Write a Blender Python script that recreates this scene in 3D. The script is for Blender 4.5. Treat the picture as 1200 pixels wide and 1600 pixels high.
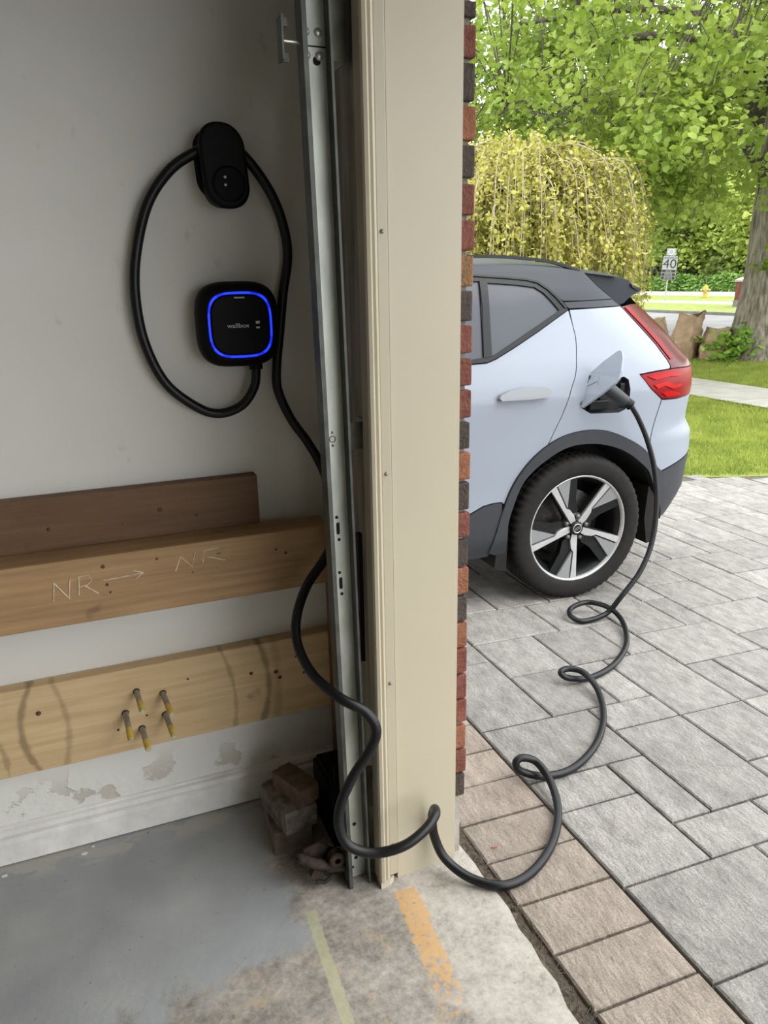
import bpy, bmesh, math, random
import numpy as np
from mathutils import Vector, Matrix
from mathutils.geometry import tessellate_polygon

for o in list(bpy.data.objects): bpy.data.objects.remove(o)
S = bpy.context.scene
COL = S.collection
PI = math.pi

# ------------------------------------------------------------------ camera
cam_d = bpy.data.cameras.new('camera'); cam = bpy.data.objects.new('camera', cam_d); COL.objects.link(cam)
right = Vector((0.92740139, -0.37360578, -0.01858479))
down = Vector((-0.12633766, -0.26607023, -0.95563875))
fwd = Vector((0.3520873, 0.88860866, -0.29395438))
m = Matrix((right, -down, -fwd)).transposed().to_4x4(); m.translation = (0, 0, 1.46)
cam.matrix_world = m
cam_d.sensor_fit = 'AUTO'; cam_d.sensor_width = 36.0; cam_d.lens = 36.0 * 1165 / 1600
cam_d.clip_start = 0.02; cam_d.clip_end = 500
S.camera = cam

# ------------------------------------------------------------------ sky, sun, exposure
w = bpy.data.worlds.new('overcast_sky'); S.world = w; w.use_nodes = True
bg = w.node_tree.nodes['Background']
bg.inputs[0].default_value = (0.965, 0.985, 1.0, 1); bg.inputs[1].default_value = 1.0
sun_d = bpy.data.lights.new('hazy_sun', 'SUN'); sun_d.energy = 0.35; sun_d.angle = math.radians(35); sun_d.color = (1, 0.96, 0.9)
sun = bpy.data.objects.new('hazy_sun', sun_d); COL.objects.link(sun)
sun.rotation_euler = Vector((-0.50, 0.55, -0.95)).to_track_quat('-Z', 'Y').to_euler()
S.view_settings.view_transform = 'Standard'; S.view_settings.look = 'None'
S.view_settings.gamma = 1.0; S.view_settings.use_curve_mapping = False
S.view_settings.exposure = 2.0

# ------------------------------------------------------------------ helpers
def ground(x):
    if x < .81: return 0.0
    if x < 5: return -.04 * (x - .81)
    if x < 9: return -.1676
    return -.1676 + (x - 9) * .03

def mat(name, c1, c2=None, scale=8.0, rough=.6, metal=0.0, bump=0.0, bscale=None, stretch=(1, 1, 1), spec=.5, coat=0.0,
        detail=4.0, lo=.35, hi=.65, objrand=0.0, emit=None, trans=0.0, nrough=.5, speck=0.0):
    """procedural material: two colours mixed by a world-space noise, plus fine bump"""
    mm = bpy.data.materials.new(name); mm.use_nodes = True
    nt = mm.node_tree; N = nt.nodes; L = nt.links; b = N['Principled BSDF']
    b.inputs['Roughness'].default_value = rough; b.inputs['Metallic'].default_value = metal
    b.inputs['Specular IOR Level'].default_value = spec; b.inputs['Coat Weight'].default_value = coat
    geo = N.new('ShaderNodeNewGeometry'); mp = N.new('ShaderNodeMapping'); mp.inputs['Scale'].default_value = stretch
    L.new(geo.outputs['Position'], mp.inputs['Vector'])
    nz = N.new('ShaderNodeTexNoise'); nz.inputs['Scale'].default_value = scale; nz.inputs['Detail'].default_value = detail; nz.inputs['Roughness'].default_value = nrough
    L.new(mp.outputs[0], nz.inputs['Vector'])
    cr = N.new('ShaderNodeValToRGB'); cr.color_ramp.elements[0].position = lo; cr.color_ramp.elements[1].position = hi
    cr.color_ramp.elements[0].color = (*c1, 1); cr.color_ramp.elements[1].color = (*(c2 or c1), 1)
    L.new(nz.outputs[0], cr.inputs[0]); out = cr.outputs[0]
    if speck:      # fine mineral grain
        n3 = N.new('ShaderNodeTexNoise'); n3.inputs['Scale'].default_value = 260; n3.inputs['Detail'].default_value = 3; L.new(geo.outputs['Position'], n3.inputs['Vector'])
        m3 = N.new('ShaderNodeMapRange'); m3.inputs[1].default_value = .3; m3.inputs[2].default_value = .7; m3.inputs[3].default_value = 1 - speck; m3.inputs[4].default_value = 1 + speck
        L.new(n3.outputs[0], m3.inputs[0]); h3 = N.new('ShaderNodeHueSaturation'); L.new(m3.outputs[0], h3.inputs['Value']); L.new(out, h3.inputs['Color']); out = h3.outputs[0]
    if objrand:
        oi = N.new('ShaderNodeObjectInfo'); hs = N.new('ShaderNodeHueSaturation')
        mr = N.new('ShaderNodeMapRange'); mr.inputs[3].default_value = 1 - objrand; mr.inputs[4].default_value = 1 + objrand
        L.new(oi.outputs['Random'], mr.inputs[0]); L.new(mr.outputs[0], hs.inputs['Value']); L.new(out, hs.inputs['Color']); out = hs.outputs[0]
    L.new(out, b.inputs['Base Color'])
    if bump:
        n2 = N.new('ShaderNodeTexNoise'); n2.inputs['Scale'].default_value = bscale or scale * 6; n2.inputs['Detail'].default_value = 5
        L.new(mp.outputs[0], n2.inputs['Vector']); bp = N.new('ShaderNodeBump'); bp.inputs['Strength'].default_value = bump
        bp.inputs['Distance'].default_value = .01
        L.new(n2.outputs[0], bp.inputs['Height']); L.new(bp.outputs[0], b.inputs['Normal'])
    if emit:
        b.inputs['Emission Color'].default_value = (*emit[0], 1); b.inputs['Emission Strength'].default_value = emit[1]
    if trans:
        tr = N.new('ShaderNodeBsdfTranslucent'); L.new(out, tr.inputs[0]); mx = N.new('ShaderNodeMixShader'); mx.inputs[0].default_value = trans
        L.new(b.outputs[0], mx.inputs[1]); L.new(tr.outputs[0], mx.inputs[2]); L.new(mx.outputs[0], N['Material Output'].inputs[0])
    return mm

class Nd:
    """small node-building helper for the layered surface materials"""
    def __init__(s, name, rough=.7):
        s.m = bpy.data.materials.new(name); s.m.use_nodes = True; s.nt = s.m.node_tree; s.N = s.nt.nodes; s.L = s.nt.links
        s.b = s.N['Principled BSDF']; s.b.inputs['Roughness'].default_value = rough
        g = s.N.new('ShaderNodeNewGeometry'); s.pos = g.outputs['Position']
        sp = s.N.new('ShaderNodeSeparateXYZ'); s.L.new(s.pos, sp.inputs[0]); s.x, s.y, s.z = sp.outputs
    def math(s, op, a, b=None, c=None, clamp=False):
        n = s.N.new('ShaderNodeMath'); n.operation = op; n.use_clamp = clamp
        for i, v in enumerate((a, b, c)):
            if v is None: continue
            if isinstance(v, (int, float)): n.inputs[i].default_value = v
            else: s.L.new(v, n.inputs[i])
        return n.outputs[0]
    def noise(s, scale, detail=4, stretch=(1, 1, 1), offset=(0, 0, 0), rough=.5):
        mp = s.N.new('ShaderNodeMapping'); mp.inputs['Scale'].default_value = stretch; mp.inputs['Location'].default_value = offset
        s.L.new(s.pos, mp.inputs[0])
        n = s.N.new('ShaderNodeTexNoise'); n.inputs['Scale'].default_value = scale; n.inputs['Detail'].default_value = detail
        n.inputs['Roughness'].default_value = rough
        s.L.new(mp.outputs[0], n.inputs['Vector']); return n.outputs[0]
    def ramp(s, f, stops):
        r = s.N.new('ShaderNodeValToRGB'); e = r.color_ramp.elements
        while len(e) < len(stops): e.new(.5)
        for k, (p, c) in enumerate(stops): e[k].position = p; e[k].color = (*c, 1)
        s.L.new(f, r.inputs[0]); return r.outputs[0]
    def step(s, v, a, b):
        n = s.N.new('ShaderNodeMapRange'); n.interpolation_type = 'SMOOTHSTEP'; s.L.new(v, n.inputs[0])
        n.inputs[1].default_value = a; n.inputs[2].default_value = b; return n.outputs[0]
    def mix(s, f, a, b):
        n = s.N.new('ShaderNodeMix'); n.data_type = 'RGBA'
        for sock, v in ((n.inputs[0], f), (n.inputs[6], a), (n.inputs[7], b)):
            if isinstance(v, (int, float)): sock.default_value = v
            elif isinstance(v, tuple): sock.default_value = (*v, 1)
            else: s.L.new(v, sock)
        return n.outputs[2]
    def finish(s, col, h=None, strength=.3, dist=.01, rough=None):
        s.L.new(col, s.b.inputs['Base Color'])
        if h is not None:
            bp = s.N.new('ShaderNodeBump'); bp.inputs['Strength'].default_value = strength; bp.inputs['Distance'].default_value = dist
            s.L.new(h, bp.inputs['Height']); s.L.new(bp.outputs[0], s.b.inputs['Normal'])
        if rough is not None: s.L.new(rough, s.b.inputs['Roughness'])
        return s.m

def thing(name, label, cat, loc=(0, 0, 0), group=None):
    o = bpy.data.objects.new(name, None); COL.objects.link(o); o.location = loc; o.empty_display_size = .1
    o['label'] = label; o['category'] = cat
    if group: o['group'] = group
    return o
def tag(o, label, cat, group=None):
    o['label'] = label; o['category'] = cat
    if group: o['group'] = group
    return o
def struct(o, label, cat=None):
    o['kind'] = 'structure'; o['label'] = label
    if cat: o['category'] = cat
    return o
def stuff(o): o['kind'] = 'stuff'; return o
def adopt(o, parent):
    if parent is not None:
        o.parent = parent      # parts are modelled in world coordinates; only the Empties carry an offset
        if parent.type == 'EMPTY': o.matrix_parent_inverse = Matrix.Translation(-parent.location)
    return o

class MB:
    def __init__(s): s.v = []; s.f = []; s.sm = []; s.mi = []
    def add(s, vs, fs, smooth=False, mi=0):
        o = len(s.v); s.v.extend([tuple(p) for p in vs])
        for f in fs: s.f.append(tuple(i + o for i in f)); s.sm.append(smooth); s.mi.append(mi)
        return s
    def box(s, a, b, bev=0.0, mi=0):
        x0, y0, z0 = a; x1, y1, z1 = b
        if bev <= 0:
            vs = [(x0, y0, z0), (x1, y0, z0), (x1, y1, z0), (x0, y1, z0), (x0, y0, z1), (x1, y0, z1), (x1, y1, z1), (x0, y1, z1)]
            return s.add(vs, [(0, 3, 2, 1), (4, 5, 6, 7), (0, 1, 5, 4), (1, 2, 6, 5), (2, 3, 7, 6), (3, 0, 4, 7)], mi=mi)
        bm = bmesh.new(); bmesh.ops.create_cube(bm, size=1)
        for v in bm.verts: v.co = ((x0 + x1) / 2 + v.co.x * (x1 - x0), (y0 + y1) / 2 + v.co.y * (y1 - y0), (z0 + z1) / 2 + v.co.z * (z1 - z0))
        bmesh.ops.bevel(bm, geom=list(bm.edges), offset=bev, segments=2, affect='EDGES', profile=.5)
        bm.verts.index_update()
        s.add([v.co for v in bm.verts], [[v.index for v in f.verts] for f in bm.faces], mi=mi); bm.free(); return s
    def tube(s, pts, r, n=8, cap=True, smooth=True, mi=0):
        pts = [Vector(p) for p in pts]; k = len(pts); rs = r if isinstance(r, (list, tuple)) else [r] * k
        vs = []; up = None
        for i, p in enumerate(pts):
            t = (pts[min(i + 1, k - 1)] - pts[max(i - 1, 0)]).normalized()
            if up is None:
                up = Vector((0, 0, 1)) if abs(t.z) < .9 else Vector((1, 0, 0))
            a = (up - t * up.dot(t))
            if a.length < 1e-5: a = t.orthogonal()
            a.normalize(); up = a; b = t.cross(a)
            for j in range(n):
                th = 2 * PI * j / n; vs.append(p + (a * math.cos(th) + b * math.sin(th)) * rs[i])
        fs = [(i * n + j, i * n + (j + 1) % n, (i + 1) * n + (j + 1) % n, (i + 1) * n + j) for i in range(k - 1) for j in range(n)]
        s.add(vs, fs, smooth, mi)
        if cap: s.add([vs[j] for j in range(n)], [tuple(range(n))[::-1]], mi=mi); s.add([vs[(k - 1) * n + j] for j in range(n)], [tuple(range(n))], mi=mi)
        return s
    def prism(s, poly, vec, mi=0, smooth=False):
        """poly: list of 3d points (planar), extruded by vec"""
        n = len(poly); p = [Vector(q) for q in poly]; v = Vector(vec)
        nrm = Vector((0, 0, 0))
        for i in range(n): nrm += p[i].cross(p[(i + 1) % n])
        if nrm.dot(v) > 0: p = p[::-1]
        tris = tessellate_polygon([p])
        s.add(p + [q + v for q in p], [], mi=mi); o = len(s.v) - 2 * n
        for t in tris:
            a, b, c = t
            if (p[b] - p[a]).cross(p[c] - p[a]).dot(v) > 0: a, c = c, a
            s.f.append((o + a, o + b, o + c)); s.sm.append(False); s.mi.append(mi)
            s.f.append((o + n + c, o + n + b, o + n + a)); s.sm.append(False); s.mi.append(mi)
        for i in range(n):
            j = (i + 1) % n; s.f.append((o + j, o + i, o + n + i, o + n + j)); s.sm.append(smooth); s.mi.append(mi)
        return s
    def lathe(s, prof, c, axis='Y', n=32, smooth=True, mi=0, closed=False):
        """prof: (r, d) pairs, d along axis"""
        vs = []
        for (r, d) in prof:
            for j in range(n):
                a = 2 * PI * j / n; u, v = r * math.cos(a), r * math.sin(a)
                if axis == 'Y': vs.append((c[0] + u, c[1] + d, c[2] + v))
                elif axis == 'Z': vs.append((c[0] + u, c[1] + v, c[2] + d))
                else: vs.append((c[0] + d, c[1] + u, c[2] + v))
        k = len(prof); fs = []
        for i in range(k - 1 if not closed else k):
            for j in range(n):
                a, b = i * n + j, i * n + (j + 1) % n; i2 = (i + 1) % k; c2, d2 = i2 * n + (j + 1) % n, i2 * n + j
                fs.append((a, b, c2, d2) if axis == 'Z' else (a, d2, c2, b))
        return s.add(vs, fs, smooth, mi)
    def build(s, name, mats, parent=None):
        me = bpy.data.meshes.new(name); me.from_pydata(s.v, [], s.f)
        if not isinstance(mats, (list, tuple)): mats = [mats]
        for q in mats: me.materials.append(q)
        me.polygons.foreach_set('use_smooth', s.sm); me.polygons.foreach_set('material_index', s.mi); me.update()
        o = bpy.data.objects.new(name, me); COL.objects.link(o)
        return adopt(o, parent)

def mesh_np(name, V, F, mats, parent=None, smooth=False):
    """fast mesh from numpy arrays of verts and faces (all the same size)"""
    me = bpy.data.meshes.new(name); n = F.shape[1]
    me.vertices.add(len(V)); me.vertices.foreach_set('co', V.astype(np.float32).ravel())
    me.loops.add(F.size); me.loops.foreach_set('vertex_index', F.astype(np.int32).ravel())
    me.polygons.add(len(F)); me.polygons.foreach_set('loop_start', np.arange(0, F.size, n, dtype=np.int32))
    me.polygons.foreach_set('use_smooth', np.full(len(F), smooth))
    me.materials.append(mats); me.update(calc_edges=True); me.validate()
    o = bpy.data.objects.new(name, me); COL.objects.link(o); return adopt(o, parent)

def text_mesh(name, body, size, material, mw, parent=None, extrude=.0006, sx=1.0):
    c = bpy.data.curves.new(name, 'FONT'); c.body = body; c.size = size; c.align_x = 'CENTER'; c.align_y = 'CENTER'; c.extrude = extrude
    t = bpy.data.objects.new(name + '_tmp', c); COL.objects.link(t)
    me = bpy.data.meshes.new_from_object(t.evaluated_get(bpy.context.evaluated_depsgraph_get()))
    bpy.data.objects.remove(t); me.transform(mw @ Matrix.Diagonal((sx, 1, 1, 1))); me.materials.clear(); me.materials.append(material)
    o = bpy.data.objects.new(name, me); COL.objects.link(o); return adopt(o, parent)

FRONT = Matrix(((1, 0, 0, 0), (0, 0, -1, 0), (0, 1, 0, 0), (0, 0, 0, 1)))     # text plane facing -Y
def at(x, y, z, r=FRONT): return Matrix.Translation((x, y, z)) @ r

def catmull(pts, sub=8):
    P = [Vector(p) for p in pts]; P = [P[0] * 2 - P[1]] + P + [P[-1] * 2 - P[-2]]; out = []
    for i in range(1, len(P) - 2):
        for k in range(sub):
            t = k / sub; a, b, c, d = P[i - 1], P[i], P[i + 1], P[i + 2]
            out.append(.5 * ((2 * b) + (c - a) * t + (2 * a - 5 * b + 4 * c - d) * t * t + (-a + 3 * b - 3 * c + d) * t ** 3))
    out.append(P[-2]); return out

# ------------------------------------------------------------------ materials
M = {}
n = Nd('garage_wall_paint', .75)
base = n.ramp(n.noise(3.0, 5), [(.3, (.74, .73, .685)), (.7, (.80, .79, .75))])
sc = n.step(n.noise(22, 6, (1, 1, .5)), .66, .72)
base = n.mix(n.math('MULTIPLY', sc, .25), base, (.45, .43, .38))
low = n.step(n.z, .26, .13)
peel = n.math('MULTIPLY', n.step(n.noise(9, 6, (1, 1, 1.3), (3, 0, 1)), .56, .60), low)
base = n.mix(n.math('MULTIPLY', peel, .8), base, (.52, .48, .40))
fl = n.math('MULTIPLY', n.noise(30, 5), low)
M['wall'] = n.finish(base, n.math('SUBTRACT', fl, n.math('MULTIPLY', peel, .6)), .5, .012)
M['ceil'] = mat('dark_ceiling', (.24, .20, .16), (.30, .26, .21), 3, .9)  # out-of-view ceiling kept dark so it bounces less light
M['baseboard'] = mat('baseboard_paint', (.70, .69, .66), (.84, .83, .80), 14, .55, bump=.25, bscale=60, detail=8)

n = Nd('garage_floor', .5)
bluegrey = n.ramp(n.noise(5, 6), [(.3, (.29, .308, .318)), (.55, (.345, .363, .372)), (.75, (.40, .415, .42))])
conc = n.ramp(n.math('ADD', n.math('MULTIPLY', n.noise(9, 6, rough=.6), .45), n.math('MULTIPLY', n.noise(48, 10, rough=.75), .55)), [(.36, (.13, .117, .10)), (.48, (.28, .258, .228)), (.55, (.37, .34, .305)), (.66, (.54, .49, .42))])
apron = n.ramp(n.math('ADD', n.math('MULTIPLY', n.noise(12, 6), .4), n.math('MULTIPLY', n.noise(55, 10, rough=.75), .6)), [(.34, (.19, .175, .15)), (.46, (.36, .335, .295)), (.54, (.44, .41, .365)), (.66, (.54, .505, .455))])
nn = n.math('MULTIPLY', n.math('SUBTRACT', n.noise(7, 7, rough=.65), .5), .34)
d1 = n.math('SUBTRACT', n.x, .30); d2 = n.math('SUBTRACT', n.math('MULTIPLY_ADD', n.x, .2, 1.30), n.y)
bare = n.step(n.math('ADD', n.math('MAXIMUM', d1, d2), nn), -.02, .05)
chip = n.math('MULTIPLY', n.step(n.noise(9, 6, (.8, 1.3, 1), (.4, .2, 0)), .50, .515), n.step(n.math('ADD', n.y, n.math('MULTIPLY', n.noise(4, 3), .06)), 1.82, 1.86))
col = n.mix(n.math('MULTIPLY', chip, .85), n.mix(bare, bluegrey, conc), (.44, .42, .385))
col = n.mix(n.step(n.math('ADD', n.x, n.math('MULTIPLY', nn, .15)), .575, .60), col, apron)
och = n.math('MULTIPLY', n.step(n.noise(14, 7, rough=.7, offset=(2, 2, 0)), .52, .60), n.step(n.y, 1.42, 1.22))
col = n.mix(n.math('MULTIPLY', n.math('MULTIPLY', och, n.step(n.x, .56, .50)), .55), col, (.46, .36, .24))
# painted orange stripe, worn
oc = n.math('SUBTRACT', n.x, n.math('MULTIPLY_ADD', n.y, .085, .470))
oe = n.math('ADD', n.math('ABSOLUTE', oc), n.math('MULTIPLY', n.math('SUBTRACT', n.noise(40, 6), .5), .035))
om = n.math('MULTIPLY', n.step(oe, .032, .026), n.step(n.y, 1.398, 1.392))
om = n.math('MULTIPLY', om, n.step(n.math('ADD', n.y, n.math('MULTIPLY', n.math('SUBTRACT', n.noise(55, 5), .5), .7)), 1.04, 1.20))
om = n.math('MULTIPLY', om, n.math('SUBTRACT', 1.0, n.math('MULTIPLY', n.step(n.noise(90, 6, rough=.7), .52, .62), .6)))
col = n.mix(n.math('MULTIPLY', om, .85), col, (.56, .34, .14))
gc = n.math('ABSOLUTE', n.math('SUBTRACT', n.x, n.math('MULTIPLY_ADD', n.y, .035, .301)))
ge = n.math('ADD', gc, n.math('MULTIPLY', n.math('SUBTRACT', n.noise(60, 5), .5), .012))
gm = n.math('MULTIPLY', n.step(ge, .015, .011), n.step(n.y, 1.428, 1.418))
col = n.mix(n.math('MULTIPLY', gm, .65), col, (.46, .46, .28))
spk = n.step(n.noise(70, 3), .68, .74); col = n.mix(n.math('MULTIPLY', spk, .5), col, (.11, .10, .085))
M['floor'] = n.finish(col, n.math('ADD', n.math('MULTIPLY', n.noise(60, 6), .6), n.math('MULTIPLY', bare, -.3)), .35, .006,
                      n.math('MULTIPLY_ADD', bare, .3, .5))

def wood(name, dark, light, rough=.65, arcs=()):
    n = Nd(name, rough)
    g = n.noise(6, 8, (.5, 6, 10), rough=.6); g2 = n.noise(3, 3, (1, 1, 1))
    c = n.ramp(n.math('ADD', n.math('MULTIPLY', g, .7), n.math('MULTIPLY', g2, .3)), [(.3, dark), (.5, tuple((a + b) / 2 for a, b in zip(dark, light))), (.7, light)])
    k = n.step(n.noise(9, 2, (1, 1, 1.4), (5, 1, 2)), .68, .78); c = n.mix(n.math('MULTIPLY', k, .6), c, tuple(v * .4 for v in dark))
    for (xc, zc, k_, w_, st) in arcs:      # curved water stains
        dz_ = n.math('SUBTRACT', n.z, zc); e_ = n.math('ADD', n.math('SUBTRACT', n.x, xc), n.math('MULTIPLY', n.math('MULTIPLY', dz_, dz_), k_))
        e_ = n.math('ADD', n.math('ABSOLUTE', e_), n.math('MULTIPLY', n.math('SUBTRACT', n.noise(25, 5), .5), .02))
        c = n.mix(n.math('MULTIPLY', n.step(e_, w_, 0), st), c, tuple(v * .45 for v in dark))
    return n.finish(c, g, .2, .004)
M['wood_brown'] = wood('brown_timber', (.115, .060, .029), (.20, .110, .055))
M['wood_mid'] = wood('tan_timber', (.27, .158, .075), (.49, .31, .152))
M['wood_pale'] = wood('pale_timber', (.53, .365, .185), (.76, .57, .335), arcs=((.378, .40, 1.6, .014, .75), (-.256, .39, -2.2, .014, .75), (.282, .36, 1.2, .010, .5), (-.147, .39, 1.5, .012, .45), (-.30, .30, 2.0, .010, .5), (.405, .41, .5, .02, .35)))
M['wood_old'] = mat('weathered_jamb_wood', (.13, .115, .09), (.30, .27, .22), 7, .8, bump=.4, stretch=(4, 4, .5), bscale=30)
M['beige'] = mat('beige_aluminium', (.475, .425, .318), (.49, .44, .33), 2.5, .42, bump=.04, bscale=4)
M['beige_dirty'] = mat('scuffed_beige', (.47, .43, .34), (.53, .48, .38), 6, .45)
M['galv'] = mat('galvanised_steel', (.50, .53, .48), (.66, .68, .61), 26, .45, .35, bump=.08, stretch=(1, 1, .35))
M['galv_dark'] = mat('dull_galvanised', (.20, .205, .17), (.32, .32, .27), 20, .5, .6)
M['track_dark'] = mat('shaded_track_steel', (.07, .075, .07), (.11, .115, .105), 20, .5, .5)  # same track steel, darkened in colour for the shade inside the channel
M['bolt'] = mat('bright_zinc', (.62, .62, .58), (.7, .7, .66), 30, .35, .7)
M['hole'] = mat('dark_hole', (.012, .012, .012), None, 5, .9)
M['rust'] = mat('rusty_steel', (.018, .013, .010), (.060, .040, .028), 60, .75, .3, bump=.4)
M['mortar'] = mat('mortar', (.22, .20, .17), (.30, .275, .235), 60, .9, bump=.4, bscale=120)
BR = dict(r=((.155, .045, .030), (.215, .075, .052)), d=((.050, .036, .029), (.080, .060, .048)), o=((.23, .085, .042), (.30, .125, .068)), t=((.22, .115, .052), (.31, .175, .085)))
for k, (a, b) in BR.items(): M['brick_' + k] = mat('fired_clay_' + k, a, b, 45, .85, bump=.5, bscale=130, objrand=.10)
M['concrete'] = mat('foundation_concrete', (.33, .31, .28), (.44, .41, .37), 20, .9, bump=.3)
M['black_plastic'] = mat('black_plastic', (.0022, .0022, .0024), (.003, .003, .0034), 20, .55, spec=.18)
M['black_gloss'] = mat('black_glass_face', (.0012, .0012, .0014), None, 5, .45, spec=.10)
M['cable'] = mat('black_rubber', (.0042, .0046, .0058), (.006, .0065, .008), 15, .40, spec=.36)
M['blue_led'] = mat('blue_led', (.004, .006, .03), None, 5, .4, emit=((.008, .035, 1.0), .42))
M['blue_led_dim'] = mat('blue_led_dim', (.004, .006, .03), None, 5, .4, emit=((.006, .022, 1.0), .22))
M['print_grey'] = mat('grey_print', (.62, .62, .63), None, 5, .5)
M['chalk'] = mat('chalk', (.85, .78, .66), (.55, .43, .28), 60, .95)
M['yellow'] = mat('yellow_paint', (.58, .40, .04), (.66, .52, .16), 60, .5)
M['steel'] = mat('dull_steel', (.30, .30, .28), (.42, .42, .40), 40, .45, .6)
M['paint_chip'] = mat('paint_chip', (.8, .79, .76), None, 5, .6)
M['paver_grey'] = mat('grey_paver', (.172, .165, .154), (.293, .279, .259), 14, .85, bump=.65, bscale=55, objrand=.13, detail=12, nrough=.68, speck=.28, stretch=(1.6, .8, 1))
M['paver_tan'] = mat('tan_paver', (.205, .17, .14), (.31, .265, .222), 12, .85, bump=.65, bscale=45, objrand=.08, detail=12, nrough=.68, speck=.25, stretch=(1.6, .8, 1))
M['sand'] = mat('joint_sand', (.07, .06, .05), (.12, .105, .085), 40, .95, bump=.4)
M['soil'] = mat('soil_debris', (.05, .04, .028), (.14, .11, .08), 90, .95, bump=.8, bscale=150)
M['white_paint'] = mat('white_car_paint', (.262, .292, .345), (.267, .297, .350), 2, .42, spec=.25, coat=.22)
M['roof_black'] = mat('black_car_paint', (.022, .026, .035), (.024, .028, .037), 2, .36, spec=.25)
M['trim_black'] = mat('gloss_black_trim', (.008, .009, .011), None, 2, .35, spec=.22)
M['clad'] = mat('grey_plastic_cladding', (.020, .023, .028), (.024, .027, .033), 30, .5)
M['tint'] = mat('tinted_glass', (.045, .052, .066), (.048, .055, .069), 1, .30, spec=.3)
M['tyre'] = mat('tyre_rubber', (.013, .0122, .0118), (.018, .017, .0162), 30, .75, spec=.2)
M['alloy'] = mat('machined_alloy', (.46, .465, .465), (.52, .525, .525), 30, .3, .4)
M['alloy_matte'] = mat('satin_alloy', (.215, .22, .225), (.235, .24, .245), 30, .5, .15)
M['wheel_black'] = mat('black_wheel_lacquer', (.007, .0075, .0085), None, 5, .35, spec=.3)
M['brake'] = mat('brake_iron', (.12, .115, .11), (.2, .19, .18), 40, .5, .6)
M['lamp_red'] = mat('red_lens', (.19, .004, .007), (.22, .005, .008), 8, .3, spec=.15)
M['lamp_dark'] = mat('dark_red_lens', (.070, .006, .009), (.09, .007, .011), 8, .25, spec=.3)
M['lamp_bright'] = mat('bright_red_lens', (.36, .003, .005), (.40, .004, .006), 8, .3, spec=.12)
M['chrome'] = mat('chrome', (.62, .63, .65), None, 5, .15, .9)
M['satin'] = mat('satin_silver', (.21, .225, .24), None, 5, .35, .2)
M['grass'] = mat('mown_grass', (.135, .175, .024), (.22, .26, .045), 5, .9, bump=.8, bscale=60, detail=8, trans=.0)
M['blade'] = mat('grass_blades', (.20, .26, .035), (.33, .38, .065), 3, .7, trans=.25)
M['walk'] = mat('pale_concrete_walk', (.36, .345, .315), (.44, .425, .39), 4, .9, bump=.2)
M['road'] = mat('grey_asphalt', (.17, .17, .172), (.215, .213, .212), 1.2, .9, bump=.2, bscale=40)
M['kerb'] = mat('kerb_concrete', (.16, .155, .145), (.22, .21, .195), 4, .9)
M['bark'] = mat('furrowed_bark', (.09, .078, .062), (.30, .265, .21), 9, .95, bump=1.0, bscale=14, stretch=(2.2, 2.2, .35), detail=8)
M['bark_pale'] = mat('pale_bark', (.24, .195, .135), (.36, .30, .22), 12, .9)
M['bark_dark'] = mat('dark_bark', (.05, .042, .034), (.11, .095, .075), 8, .95)
M['leaf_maple'] = mat('maple_leaf', (.185, .275, .034), (.37, .455, .090), 1.4, .5, trans=.48, detail=6)
M['leaf_fresh'] = mat('fresh_leaf', (.165, .265, .045), (.33, .43, .105), 1.5, .5, trans=.48, detail=6)
M['leaf_weep'] = mat('yellow_green_leaf', (.31, .31, .052), (.51, .475, .125), 3, .5, trans=.35, detail=6)
M['leaf_far'] = mat('distant_leaf', (.14, .205, .045), (.27, .345, .09), .35, .6, trans=.3, detail=6)
M['leaf_far2'] = mat('distant_pale_leaf', (.27, .36, .06), (.46, .53, .12), .35, .6, trans=.3, detail=6)
M['leaf_far3'] = mat('distant_grey_leaf', (.13, .155, .07), (.24, .26, .13), .5, .6, trans=.2, detail=6)
M['leaf_ivy'] = mat('hedge_leaf', (.09, .19, .03), (.19, .32, .06), .8, .6, trans=.2)
M['leaf_sucker'] = mat('bright_leaf', (.15, .30, .03), (.30, .47, .07), 3, .5, trans=.35)
M['paper'] = mat('brown_paper', (.27, .18, .11), (.38, .265, .17), 6, .8, bump=.3, bscale=12)
M['paper_pale'] = mat('pale_brown_paper', (.38, .275, .175), (.46, .345, .23), 6, .8, bump=.3, bscale=12)
M['sign_white'] = mat('sign_white', (.30, .305, .305), None, 2, .5)
M['sign_black'] = mat('sign_black', (.02, .02, .02), None, 2, .5)
M['hyd_yellow'] = mat('hydrant_yellow', (.36, .26, .012), (.40, .30, .02), 4, .5)
M['pillar_red'] = mat('red_brick_far', (.12, .032, .025), (.17, .055, .042), 8, .9)
M['house'] = mat('house_brick', (.20, .12, .09), (.28, .18, .14), 3, .9)
M['house_trim'] = mat('house_pale_trim', (.36, .33, .30), None, 3, .8)
M['house_glass'] = mat('house_window', (.05, .06, .07), None, 3, .1)

YW = 1.90
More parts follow.
